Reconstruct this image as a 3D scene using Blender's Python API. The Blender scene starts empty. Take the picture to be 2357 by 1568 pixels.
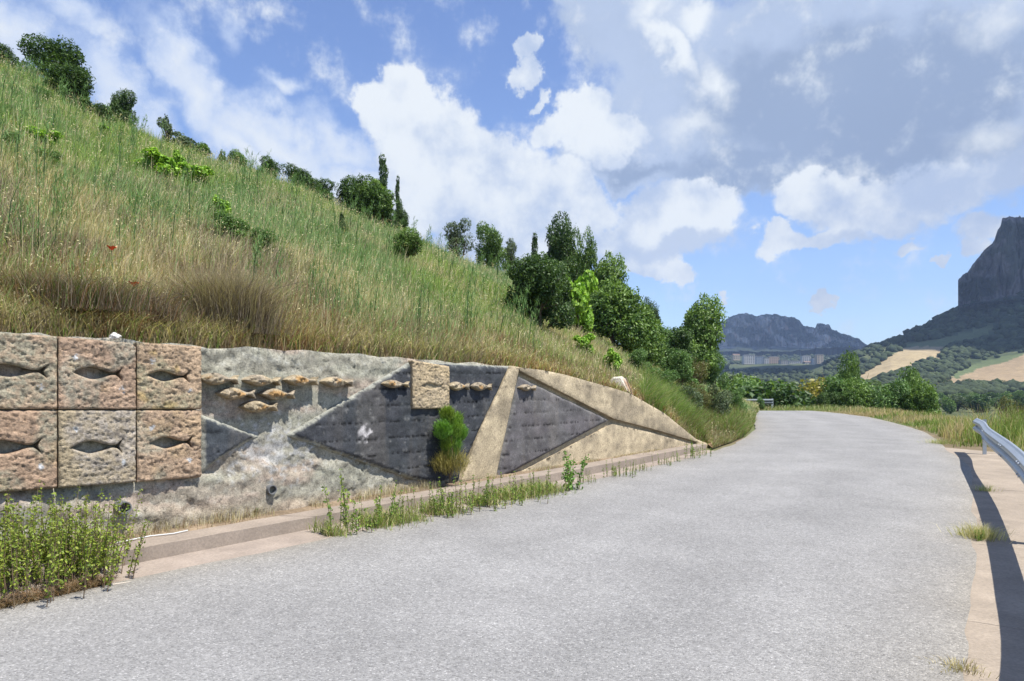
import bpy, math, random
import numpy as np
from mathutils import Vector, noise as mn
from mathutils.geometry import delaunay_2d_cdt

R = math.radians
SC = bpy.context.scene
COL = SC.collection
random.seed(7)
RNG = np.random.default_rng(11)

# ------------------------------------------------------------------ camera, sky, sun, exposure
E = 1.6                      # eye height over the road under the camera
F = 1571.0                   # focal length in units of a 2357 wide picture (24 mm lens)
U0, V0 = 1178.5, 943.0       # principal column, horizon row
cam = bpy.data.cameras.new('camera')
cam.lens = 24; cam.sensor_width = 36
cam.shift_y = 0.0675
cam.clip_start = 0.1; cam.clip_end = 20000
camo = bpy.data.objects.new('camera', cam); COL.objects.link(camo)
camo.location = (0, 0, E); camo.rotation_euler = (R(90), 0, 0)
SC.camera = camo

SUN_EL = 63.0
SUN_AZ = math.atan2(0.80, -0.60)          # clockwise from +Y : right and behind
sd = Vector((math.sin(SUN_AZ)*math.cos(R(SUN_EL)), math.cos(SUN_AZ)*math.cos(R(SUN_EL)), math.sin(R(SUN_EL))))
sun = bpy.data.lights.new('sun', 'SUN'); sun.energy = 5.0; sun.angle = R(0.5); sun.color = (1.0, 0.955, 0.88)
suno = bpy.data.objects.new('sun', sun); COL.objects.link(suno)
suno.rotation_euler = sd.to_track_quat('Z', 'Y').to_euler(); suno.location = (20, -15, 60)

SC.view_settings.view_transform = 'Standard'
SC.view_settings.look = 'None'
SC.view_settings.gamma = 1
SC.view_settings.use_curve_mapping = False
SC.view_settings.exposure = 0.80
SC.cycles.use_denoising = True
SC.cycles.max_bounces = 6
SC.cycles.diffuse_bounces = 3
SC.cycles.transparent_max_bounces = 8
SC.cycles.volume_bounces = 0

SKY_STRENGTH = 0.10
world = bpy.data.worlds.new('World'); SC.world = world; world.use_nodes = True
def build_sky():
    nt = world.node_tree; N = nt.nodes; L = nt.links; N.clear()
    def node(t, **k):
        n = N.new(t)
        for a, b in k.items(): setattr(n, a, b)
        return n
    def math_(op, a, b=None, c=None, clamp=False):
        n = node('ShaderNodeMath', operation=op, use_clamp=clamp)
        for i, x in enumerate((a, b, c)):
            if x is None: continue
            if isinstance(x, (int, float)): n.inputs[i].default_value = x
            else: L.new(x, n.inputs[i])
        return n.outputs[0]
    def smooth(x, a, b):
        n = node('ShaderNodeMapRange', interpolation_type='SMOOTHSTEP')
        L.new(x, n.inputs[0]); n.inputs[1].default_value = a; n.inputs[2].default_value = b
        return n.outputs[0]
    tc = node('ShaderNodeTexCoord')
    sep = node('ShaderNodeSeparateXYZ'); L.new(tc.outputs['Generated'], sep.inputs[0])
    az = math_('ARCTAN2', sep.outputs[0], sep.outputs[1])
    el = math_('ARCSINE', sep.outputs[2])
    p = node('ShaderNodeCombineXYZ'); L.new(az, p.inputs[0]); L.new(el, p.inputs[1])
    def fbm(scale, detail, rough=0.55, off=0.0, stretch=1.0):
        m = node('ShaderNodeMapping'); m.inputs['Location'].default_value = (off, off*0.7, 0); m.inputs['Scale'].default_value = (1, stretch, 1)
        L.new(p.outputs[0], m.inputs[0])
        n = node('ShaderNodeTexNoise'); n.inputs['Scale'].default_value = scale; n.inputs['Detail'].default_value = detail
        n.inputs['Roughness'].default_value = rough
        L.new(m.outputs[0], n.inputs['Vector'])
        return n
    warp = fbm(7.0, 7.0, 0.6, 3.1)
    wv = node('ShaderNodeVectorMath', operation='SUBTRACT'); L.new(warp.outputs['Color'], wv.inputs[0]); wv.inputs[1].default_value = (0.5, 0.5, 0.5)
    ws = node('ShaderNodeVectorMath', operation='SCALE'); L.new(wv.outputs[0], ws.inputs[0]); ws.inputs['Scale'].default_value = 0.17
    pw = node('ShaderNodeVectorMath', operation='ADD'); L.new(p.outputs[0], pw.inputs[0]); L.new(ws.outputs[0], pw.inputs[1])
    def blobs(items, soft=0.0):
        acc = None
        for it in items:
            u, v, ru, rv = it[:4]; rot = it[4] if len(it) > 4 else 0; w = it[5] if len(it) > 5 else 1.0
            x = (u-U0)/F; y = (V0-v)/F
            a = math.atan(x); e = math.atan(y*math.cos(a))
            ra = ru/F*math.cos(a)**2; re = rv/F*math.cos(a)*math.cos(e)**2
            m = node('ShaderNodeMapping', vector_type='TEXTURE')
            m.inputs['Location'].default_value = (a, e, 0); m.inputs['Rotation'].default_value = (0, 0, R(rot)); m.inputs['Scale'].default_value = (ra*1.3, re*1.3, 1)
            L.new(pw.outputs[0], m.inputs[0])
            g = node('ShaderNodeTexGradient', gradient_type='SPHERICAL'); L.new(m.outputs[0], g.inputs[0])
            o = g.outputs['Fac']
            if w != 1.0: o = math_('MULTIPLY', o, w)
            acc = o if acc is None else math_('SMOOTH_MAX', acc, o, 0.12)
        return acc
    cumulus = [(905,240,80,80),(990,350,150,110),(1150,430,150,110),(1000,480,170,80),(1290,490,140,90),(1180,560,190,70),
               (1560,500,150,75),(1450,560,210,55),(1645,500,60,75),(1215,112,42,34),(1218,170,30,34,0,.8),(1225,235,16,28,0,.6),
               (1325,290,80,62),(1400,350,90,60),(1870,460,90,75),(2000,490,170,80),(2150,450,120,100),(1790,580,62,42),(1870,590,110,30,0,.7),(1480,630,48,36),(1440,610,30,26),(1525,665,40,30),
               (1893,712,22,18),(2140,632,20,14,0,.8),(2270,545,90,42,25,.75),(2235,610,50,28,0,.7),(1670,718,12,14,0,.7),(2070,598,40,12,0,.6)]
    grey = [(1900,170,560,230),(1470,70,230,130,-30),(1750,350,380,100),(2250,120,260,230),(1560,250,240,150,-35),(1480,380,180,60),
            (2280,330,150,130),(2100,380,250,110)]
    thin = [(40,70,190,110,0,.75),(200,40,120,60,-20,.6),(410,110,90,60,-50,.9),(450,220,210,75,-52,.95),(280,200,130,75,-35,.85),(300,260,200,70,-40,.8),(640,330,260,70,-22,.95),(560,330,150,60,-30,.9),(780,330,120,60,-10,.8),
            (640,215,75,38,0,.75),(520,70,40,70,20,.45),(800,400,220,70,-10,1.0),(1045,290,20,14,0,.6),(580,350,120,45,-30,1.)]
    b1 = blobs(cumulus); b2 = blobs(grey); b3 = blobs(thin)
    fine = fbm(16.0, 9.0, 0.62, 1.3)
    mid = fbm(6.0, 6.0, 0.55, 5.7)
    f0 = math_('SUBTRACT', fine.outputs['Fac'], 0.5)
    m0 = math_('SUBTRACT', mid.outputs['Fac'], 0.5)
    d1 = math_('ADD', b1, math_('MULTIPLY', f0, 0.72))
    d2 = math_('ADD', math_('ADD', b2, math_('MULTIPLY', f0, 0.28)), math_('MULTIPLY', m0, 0.35))
    d3 = math_('ADD', math_('ADD', b3, math_('MULTIPLY', f0, 0.55)), math_('MULTIPLY', m0, 0.5))
    a1 = smooth(d1, 0.08, 0.32); a2 = smooth(d2, 0.10, 0.34); a3 = math_('MULTIPLY', smooth(d3, 0.05, 0.62), 0.92)
    # the sky goes on outside the frame with the same kind of broken cloud
    far = fbm(2.6, 8.0, 0.55, 9.0)
    om = math_('MAXIMUM', smooth(math_('ABSOLUTE', az), 0.75, 1.05), smooth(el, 0.56, 0.8))
    a4 = math_('MULTIPLY', smooth(far.outputs['Fac'], 0.60, 0.70), om)
    sky = node('ShaderNodeTexSky'); sky.sky_type = 'NISHITA'; sky.sun_disc = False
    sky.sun_elevation = R(SUN_EL); sky.sun_rotation = SUN_AZ; sky.air_density = 1.0; sky.dust_density = 0.3; sky.ozone_density = 1.0
    def mix(fac, a, b):
        n = node('ShaderNodeMix', data_type='RGBA')
        if isinstance(fac, (int, float)): n.inputs[0].default_value = fac
        else: L.new(fac, n.inputs[0])
        for i, x in ((6, a), (7, b)):
            if isinstance(x, tuple): n.inputs[i].default_value = (*x, 1)
            else: L.new(x, n.inputs[i])
        return n.outputs[2]
    k = 1.0/SKY_STRENGTH
    WHITE = tuple(c*k for c in (0.515, 0.54, 0.56)); GREY = tuple(c*k for c in (0.188, 0.240, 0.345)); MIDC = tuple(c*k for c in (0.295, 0.352, 0.465)); THIN = tuple(c*k for c in (0.36, 0.42, 0.54))
    # lit tops and shaded bases: compare the cloud field with itself a little higher up
    sh1 = smooth(math_('ADD', math_('MULTIPLY', f0, 1.3), math_('MULTIPLY', m0, 1.6)), -0.38, 0.22)
    c1 = mix(sh1, MIDC, WHITE)
    base1 = blobs([(1570,590,170,34),(1990,590,160,26,0,.8),(1420,590,130,30,0,.7),(2060,560,120,30,0,.6),(1180,640,200,40,0,.6),(1500,400,110,40,0,.8)])
    c1 = mix(math_('MULTIPLY', smooth(base1, 0.05, 0.6), 0.8), c1, MIDC)
    dk = math_('ADD', blobs([(1900,230,330,150),(2120,180,210,140),(1700,400,180,55,0,.8),(2050,330,220,80),(1480,395,110,30,0,.6)]), math_('MULTIPLY', m0, 0.8))
    dk = math_('ADD', dk, math_('MULTIPLY', f0, 0.35))
    c2 = mix(smooth(dk, -0.08, 0.46), MIDC, GREY)
    lt = math_('ADD', blobs([(1590,90,70,50),(1520,140,90,40,-40),(1640,200,60,60,-50,.8),(1500,60,60,60,0,.8),(2230,290,90,60,0,.6),(2300,60,90,60,0,.5),(1590,310,90,45,0,.6)]), math_('MULTIPLY', m0, 0.5))
    c2 = mix(smooth(lt, 0.05, 0.8), c2, WHITE)
    c3 = mix(smooth(d3, 0.35, 1.0), THIN, WHITE)
    hs = node('ShaderNodeHueSaturation'); hs.inputs['Saturation'].default_value = 1.12; hs.inputs['Hue'].default_value = 0.512; hs.inputs['Value'].default_value = 1.15
    L.new(sky.outputs[0], hs.inputs['Color'])
    c = mix(a3, hs.outputs[0], c3)
    c = mix(a4, c, mix(smooth(far.outputs['Fac'], 0.52, 0.75), WHITE, MIDC))
    c = mix(a2, c, c2)
    c = mix(a1, c, c1)
    bg = node('ShaderNodeBackground'); bg.inputs['Strength'].default_value = SKY_STRENGTH
    L.new(c, bg.inputs['Color'])
    out = node('ShaderNodeOutputWorld'); L.new(bg.outputs[0], out.inputs['Surface'])
build_sky()
world.cycles.sampling_method = 'MANUAL'; world.cycles.sample_map_resolution = 512

# ------------------------------------------------------------------ helpers
def pt(u, v, y):                        # the place a picture column and row name at depth y
    return np.array(((u-U0)/F*y, y, E+(V0-v)/F*y))

def tag(o, label=None, cat=None, group=None, kind=None):
    if label: o['label'] = label
    if cat: o['category'] = cat
    if group: o['group'] = group
    if kind: o['kind'] = kind
    return o

def empty(name, loc=(0, 0, 0), rz=0):
    o = bpy.data.objects.new(name, None); COL.objects.link(o)
    o.location = loc; o.rotation_euler = (0, 0, rz); o.empty_display_size = .2
    return o

ALB = .82
def mesh_of(name, V, T, mat, col=None, smooth=False):
    V = np.asarray(V, dtype=np.float32); me = bpy.data.meshes.new(name)
    if isinstance(T, np.ndarray):
        k = T.shape[1]; n = T.shape[0]
        me.vertices.add(len(V)); me.vertices.foreach_set('co', V.ravel())
        me.loops.add(n*k); me.loops.foreach_set('vertex_index', T.astype(np.int32).ravel())
        me.polygons.add(n); me.polygons.foreach_set('loop_start', np.arange(0, n*k, k, dtype=np.int32))
        me.polygons.foreach_set('loop_total', np.full(n, k, dtype=np.int32))
    else:
        me.from_pydata(V.tolist(), [], T)
    if col is not None:
        if mat is None or mat.name not in ('grass_blades', 'leaves'): col = np.asarray(col)*ALB
        a = me.color_attributes.new('Col', 'FLOAT_COLOR', 'POINT')
        c = np.ones((len(V), 4), dtype=np.float32); c[:, :3] = col
        a.data.foreach_set('color', c.ravel())
    if mat: me.materials.append(mat)
    me.update(calc_edges=True)
    sm_ = smooth or (mat is not None and mat.name in ('grass_blades', 'leaves'))
    me.polygons.foreach_set('use_smooth', np.full(len(me.polygons), sm_, dtype=bool))
    me.validate(verbose=False)
    return me

def put(name, me, parent=None, loc=None):
    o = bpy.data.objects.new(name, me); COL.objects.link(o)
    if parent: o.parent = parent
    if loc is not None: o.location = loc
    return o

def obj(name, V, T, mat, parent=None, col=None, smooth=False):
    return put(name, mesh_of(name, V, T, mat, col, smooth), parent)

# numpy value noise
def _h(ix, iy, iz, s):
    n = (ix*374761393 + iy*668265263 + iz*2147483647 + s*1274126177) & 0xFFFFFFFF
    n = ((n ^ (n >> 13))*1274126177) & 0xFFFFFFFF
    return ((n ^ (n >> 16)) & 0xFFFF)/65535.0
def vn(x, y, z=0.0, s=0):
    x = np.asarray(x, float); y = np.asarray(y, float); z = np.zeros_like(x)+z
    ix = np.floor(x).astype(np.int64); iy = np.floor(y).astype(np.int64); iz = np.floor(z).astype(np.int64)
    fx, fy, fz = x-ix, y-iy, z-iz
    fx, fy, fz = [f*f*(3-2*f) for f in (fx, fy, fz)]
    r = 0
    for a in (0, 1):
        for b in (0, 1):
            for c in (0, 1):
                w = (fx if a else 1-fx)*(fy if b else 1-fy)*(fz if c else 1-fz)
                r = r + w*_h(ix+a, iy+b, iz+c, s)
    return r
def fbm(x, y, z=0.0, oct=4, s=0):
    r = 0; a = .5; t = 0
    for o in range(oct):
        r = r + a*vn(np.asarray(x)*2**o, np.asarray(y)*2**o, np.asarray(z)*2**o, s+o); t += a; a *= .5
    return r/t
def ss(x, a, b):
    t = np.clip((x-a)/(b-a), 0, 1); return t*t*(3-2*t)
def lerp(a, b, t): return a+(b-a)*t

# ------------------------------------------------------------------ materials
def attr_mat(name, rough=0.9, grain=60, gamt=0.35, bump=0.3, bumpd=0.01, spec=0.2, second=None, coat=0, metal=0, base=None, bands=None):
    m = bpy.data.materials.new(name); m.use_nodes = True; nt = m.node_tree; N = nt.nodes; L = nt.links
    b = N['Principled BSDF']; b.inputs['Roughness'].default_value = rough; b.inputs['Specular IOR Level'].default_value = spec; b.inputs['Metallic'].default_value = metal
    if base is None:
        a = N.new('ShaderNodeAttribute'); a.attribute_name = 'Col'; src = a.outputs['Color']
    else:
        a = N.new('ShaderNodeRGB'); a.outputs[0].default_value = (*[c*.82 for c in base], 1); src = a.outputs[0]
    tc = N.new('ShaderNodeTexCoord')
    n1 = N.new('ShaderNodeTexNoise'); n1.inputs['Scale'].default_value = grain; n1.inputs['Detail'].default_value = 5; n1.inputs['Roughness'].default_value = .65
    L.new(tc.outputs['Object'], n1.inputs['Vector'])
    mr = N.new('ShaderNodeMapRange'); mr.inputs[1].default_value = .25; mr.inputs[2].default_value = .75; mr.inputs[3].default_value = 1-gamt; mr.inputs[4].default_value = 1+gamt
    L.new(n1.outputs['Fac'], mr.inputs[0])
    n2 = N.new('ShaderNodeTexNoise'); n2.inputs['Scale'].default_value = grain/12; n2.inputs['Detail'].default_value = 4
    L.new(tc.outputs['Object'], n2.inputs['Vector'])
    mr2 = N.new('ShaderNodeMapRange'); mr2.inputs[1].default_value = .3; mr2.inputs[2].default_value = .7; mr2.inputs[3].default_value = 1-gamt*.6; mr2.inputs[4].default_value = 1+gamt*.5
    L.new(n2.outputs['Fac'], mr2.inputs[0])
    mu = N.new('ShaderNodeMath'); mu.operation = 'MULTIPLY'; L.new(mr.outputs[0], mu.inputs[0]); L.new(mr2.outputs[0], mu.inputs[1])
    vm = N.new('ShaderNodeVectorMath'); vm.operation = 'SCALE'; L.new(src, vm.inputs[0]); L.new(mu.outputs[0], vm.inputs['Scale'])
    L.new(vm.outputs[0], b.inputs['Base Color'])
    if bump:
        bp = N.new('ShaderNodeBump'); bp.inputs['Strength'].default_value = bump; bp.inputs['Distance'].default_value = bumpd
        L.new(n1.outputs['Fac'], bp.inputs['Height']); L.new(bp.outputs[0], b.inputs['Normal'])
    return m

def leaf_mat(name, trans=0.3, rough=0.5):
    m = bpy.data.materials.new(name); m.use_nodes = True; nt = m.node_tree; N = nt.nodes; L = nt.links
    b = N['Principled BSDF']; b.inputs['Roughness'].default_value = rough; b.inputs['Specular IOR Level'].default_value = .25
    a = N.new('ShaderNodeAttribute'); a.attribute_name = 'Col'
    oi = N.new('ShaderNodeObjectInfo')
    L.new(a.outputs['Color'], b.inputs['Base Color'])
    t = N.new('ShaderNodeBsdfTranslucent')
    g = N.new('ShaderNodeVectorMath'); g.operation = 'MULTIPLY'; g.inputs[1].default_value = (1.25, 1.35, .6); L.new(a.outputs['Color'], g.inputs[0]); L.new(g.outputs[0], t.inputs['Color'])
    mx = N.new('ShaderNodeMixShader'); mx.inputs[0].default_value = trans
    L.new(b.outputs[0], mx.inputs[1]); L.new(t.outputs[0], mx.inputs[2]); L.new(mx.outputs[0], N['Material Output'].inputs['Surface'])
    return m

M_GRASS = leaf_mat('grass_blades', .3, .6)
M_LEAF = leaf_mat('leaves', .28, .45)
M_BARK = attr_mat('bark', .9, 30, .4, .6, .02, base=(.13, .10, .075))
M_SOIL = attr_mat('soil', .95, 25, .4, .6, .03)
M_FAR = attr_mat('far_ground', .95, .25, .25, 0)
M_ROCKF = attr_mat('far_rock', .95, .05, .45, 0)
def plaster(name='weathered_concrete', sc=38, lo=.42, thr=.34):
    m = attr_mat(name, .92, 70, .34, .8, .012); nt = m.node_tree; N = nt.nodes; L = nt.links; b = N['Principled BSDF']
    src = b.inputs['Base Color'].links[0].from_socket; tc = [n for n in N if n.bl_idname == 'ShaderNodeTexCoord'][0]
    n = N.new('ShaderNodeTexNoise'); n.inputs['Scale'].default_value = sc; n.inputs['Detail'].default_value = 8; n.inputs['Roughness'].default_value = .78; L.new(tc.outputs['Object'], n.inputs['Vector'])
    r = N.new('ShaderNodeValToRGB'); e = r.color_ramp.elements; e[0].position = thr+.02; e[0].color = (lo, lo*.98, lo*.95, 1); e[1].position = .66; e[1].color = (1.28, 1.28, 1.25, 1)
    q = e.new(.46); q.color = (.88, .88, .87, 1); q = e.new(.56); q.color = (1.02, 1.02, 1.01, 1); L.new(n.outputs['Fac'], r.inputs[0])
    mm = N.new('ShaderNodeVectorMath'); mm.operation = 'MULTIPLY'; L.new(src, mm.inputs[0]); L.new(r.outputs[0], mm.inputs[1]); L.new(mm.outputs[0], b.inputs['Base Color'])
    return m
M_CONC = plaster()
M_CONC_OLD = attr_mat('weathered_concrete', .92, 75, .42, .8, .014)
M_STONE = plaster('carved_stone', 62, .50, .30)
M_DARK = attr_mat('dark_render', .9, 70, .42, .7, .009, spec=.08)

# ------------------------------------------------------------------ the lie of the land (heights are relative to the eye until E is added)
def zp(y):
    y = np.asarray(y, float)
    return -1.6 + .045*np.where(y < 34, y, 34)

def catmull(P, per=12):
    P = np.array(P, float); Q = np.vstack([2*P[0]-P[1], P, 2*P[-1]-P[-2]]); out = []
    for i in range(1, len(Q)-2):
        p0, p1, p2, p3 = Q[i-1], Q[i], Q[i+1], Q[i+2]
        for k in range(per):
            t = k/per
            out.append(.5*((2*p1)+(-p0+p2)*t+(2*p0-5*p1+4*p2-p3)*t*t+(-p0+3*p1-3*p2+p3)*t**3))
    out.append(Q[-2]); return np.array(out)

ROAD_L = [(-12.9,-6),(-6.4,1.6),(-3.17,5.37),(-1.76,6.93),(1.16,10.6),(4.4,15),(6.2,18.3),(7.9,22.3),(9.9,28),(11.0,31.5),(10.7,33),(8.5,34.3),(2,36)]
ROAD_R = [(-8.7,-9.6),(-2.1,-2),(1.22,2.12),(2.74,4.09),(5.09,7.52),(8.12,12.09),(10.3,16.3),(12.6,21),(14.75,28),(15.2,33),(14.3,35.6),(11.5,37.6),(4,41)]
RL = catmull(ROAD_L); RR = catmull(ROAD_R)

def poly_dist(P, line):
    """distance to a polyline, sign + on its right side"""
    P = np.asarray(P, float).reshape(-1, 2); best = np.full(len(P), 1e9); sg = np.ones(len(P))
    for a, b in zip(line[:-1], line[1:]):
        d = b-a; L2 = (d*d).sum()
        t = np.clip(((P-a)@d)/L2, 0, 1); c = a+t[:, None]*d; r = P-c; dd = np.hypot(r[:, 0], r[:, 1])
        m = dd < best; best[m] = dd[m]
        cr = d[0]*r[:, 1]-d[1]*r[:, 0]; sg[m] = np.where(cr[m] > 0, -1, 1)
    return best*sg

TU = np.array([1178,1500,1640,1740,1850,1950,2050,2150,2250,2357,2700], float)
TY = np.array([60,120,200,300,450,600,750,900,1100,1500,2000,3000], float)
TV = np.array([
 [1010]*6+[1020,1030,1035,1040,1050],
 [985]*6+[985,990,990,990,1000],
 [965]*6+[962,960,958,955,955],
 [950,950,950,950,948,944,938,932,930,930,930],
 [930,930,930,925,915,905,893,898,896,897,897],
 [900,900,900,895,890,875,852,858,862,850,840],
 [880,880,880,876,872,850,822,806,800,780,750],
 [868,868,868,865,860,820,783,743,700,672,600],
 [852,852,852,848,844,838,825,790,750,720,660],
 [838,838,838,838,838,836,830,820,800,780,740],
 [822,822,822,822,822,822,822,822,822,800,780],
 [835]*11], float)
def tabv(u, y):
    u = np.clip(u, TU[0], TU[-1]); y = np.clip(y, TY[0], TY[-1])
    i = np.clip(np.searchsorted(TU, u)-1, 0, len(TU)-2); j = np.clip(np.searchsorted(TY, y)-1, 0, len(TY)-2)
    a = (u-TU[i])/(TU[i+1]-TU[i]); b = (y-TY[j])/(TY[j+1]-TY[j])
    return (TV[j, i]*(1-a)+TV[j, i+1]*a)*(1-b)+(TV[j+1, i]*(1-a)+TV[j+1, i+1]*a)*b

def ground_z(X, Y):
    X = np.asarray(X, float); Y = np.asarray(Y, float); sh = X.shape
    x = X.ravel(); y = Y.ravel(); r = np.hypot(x, y)
    a = np.clip(np.arctan2(x, np.where(y == 0, 1e-6, y)), -R(58), R(58))
    yy = r*np.cos(a); u = U0+F*np.tan(a)
    far = (V0-tabv(u, yy))/F*np.maximum(yy, 60)
    e = np.full(x.shape, 0.0); m = r < 90
    if m.any(): e[m] = poly_dist(np.c_[x[m], y[m]], RR)
    near = zp(y)-.03
    st = np.where(y > 14.5, 2.6, 1.15)
    drop = np.clip(e-st, 0, None)
    near = near - np.minimum(drop*.42, 9)*(1-.3*ss(y, 20, 40)) + .06*(fbm(x*.8, y*.8, 0, 3, 5)-.5)*(np.clip(e, 0, 1))
    w = ss(r, 40, 75)
    z = near*(1-w)+far*w
    back = ss(np.abs(np.arctan2(x, y)), R(58), R(100))
    z = z*(1-back*ss(r, 30, 90)) + (-4)*back*ss(r, 30, 90)
    z = z + (fbm(x*.012, y*.012, 0, 5, 9)-.5)*np.clip((r-250)/600, 0, 1)*16
    return z.reshape(sh)

# fields, scrub and bare soil of the far slope : colour of the ground itself
def inpoly(px, py, poly):
    px = np.asarray(px); py = np.asarray(py); ins = np.zeros(px.shape, bool); n = len(poly)
    for i in range(n):
        x1, y1 = poly[i]; x2, y2 = poly[(i+1) % n]
        if y1 == y2: continue
        c = ((y1 > py) != (y2 > py)) & (px < (x2-x1)*(py-y1)/(y2-y1)+x1)
        ins ^= c
    return ins
FIELDS = [([(1975,868),(2010,845),(2075,803),(2120,797),(2185,800),(2165,820),(2110,838),(2095,852),(2040,868),(1985,885)], (.36,.285,.165)),
          ([(2150,885),(2200,866),(2262,842),(2310,826),(2420,800),(2420,893),(2357,892),(2280,880),(2200,893),(2140,893)], (.30,.225,.135)),
          ([(2070,795),(2140,784),(2230,764),(2300,740),(2310,750),(2240,782),(2180,797),(2100,800)], (.13,.155,.07)),
          ([(2190,862),(2250,835),(2357,812),(2357,818),(2260,850),(2200,872)], (.11,.14,.06))]
def ground_col(X, Y, Z):
    x, y = X.ravel(), Y.ravel(); z = Z.ravel(); r = np.hypot(x, y); n = len(x)
    n1 = fbm(x*.35, y*.35, 0, 4, 3); n2 = fbm(x*.02, y*.02, 0, 4, 4)
    c = np.empty((n, 3))
    near = lerp(np.array((.20,.155,.095)), np.array((.12,.14,.055)), ss(n1, .4, .6)[:, None])
    far = lerp(np.array((.055,.075,.032)), np.array((.10,.115,.05)), ss(n2, .4, .62)[:, None])
    w = ss(r, 35, 90)[:, None]; c = near*(1-w)+far*w
    ok = (y > 380) & (y < 960)
    u = np.where(y > 1, U0+F*x/np.maximum(y, 1), 0); v = np.where(y > 1, V0-F*z/np.maximum(y, 1), 0)
    wob = (fbm(x*.03, y*.03, 0, 3, 8)-.5)*14
    for poly, cc in FIELDS:
        m = ok & inpoly(u+wob, v+wob*.5, poly)
        c[m] = np.array(cc)*(.85+.3*fbm(x[m]*.06, y[m]*.06, 0, 3, 2))[:, None]
    return c

azs = np.concatenate([np.arange(-180, -58, 3.), np.arange(-58, 22, 1.), np.arange(22, 40, .07), np.arange(40, 60, .6), np.arange(60, 180.1, 3.)])
azs = R(1)*azs
rs = np.concatenate([np.linspace(.3, 14, 26), np.geomspace(14.5, 370, 90), np.geomspace(375, 960, 110), np.geomspace(980, 9000, 60)])
A_, R_ = np.meshgrid(azs, rs, indexing='ij')
GX, GY = R_*np.sin(A_), R_*np.cos(A_)
GZ = ground_z(GX, GY)
nA, nR = GX.shape
idx = np.arange(nA*nR).reshape(nA, nR)
GF = np.stack([idx[:-1, :-1], idx[1:, :-1], idx[1:, 1:], idx[:-1, 1:]], -1).reshape(-1, 4)[:, ::-1]
gcol = ground_col(GX, GY, GZ)
go = obj('ground', np.c_[GX.ravel(), GY.ravel(), GZ.ravel()+E], GF, attr_mat('ground_soil', .95, 3.0, .3, .3, .03), col=gcol, smooth=True)
tag(go, 'valley floor and far slopes with dry fields', kind='structure')
grid_tris = None

# ------------------------------------------------------------------ road
nrow, ncol = len(RL), 40
jag = lambda k, s: (fbm(np.arange(nrow)*.35+k, np.zeros(nrow), 0, 3, s)-.5)*.16
dirw = RR-RL; wl = np.hypot(dirw[:, 0], dirw[:, 1]); dirw /= wl[:, None]
L2 = RL+dirw*jag(0, 1)[:, None]; R2 = RR+dirw*jag(9, 2)[:, None]
# finer along the length
def densify(P, k):
    t = np.linspace(0, len(P)-1, (len(P)-1)*k+1); i = np.minimum(t.astype(int), len(P)-2); f = (t-i)[:, None]
    return P[i]*(1-f)+P[i+1]*f
L3, R3 = densify(L2, 5), densify(R2, 5)
L3 = L3+dirw[0]*0; nr = len(L3)
L3 = L3 + (RNG.random((nr, 1))-.5)*.015; R3 = R3+(RNG.random((nr, 1))-.5)*.02
tt = np.linspace(0, 1, ncol)
RX = L3[:, None, 0]*(1-tt)+R3[:, None, 0]*tt; RY = L3[:, None, 1]*(1-tt)+R3[:, None, 1]*tt
RZ = zp(RY)+.014+(fbm(RX*1.2, RY*1.2, 0, 3, 21)-.5)*.012
RZ[:, 0] -= .012; RZ[:, -1] -= .012
idx = np.arange(nr*ncol).reshape(nr, ncol)
RF = np.stack([idx[:-1, :-1], idx[:-1, 1:], idx[1:, 1:], idx[1:, :-1]], -1).reshape(-1, 4)
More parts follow.
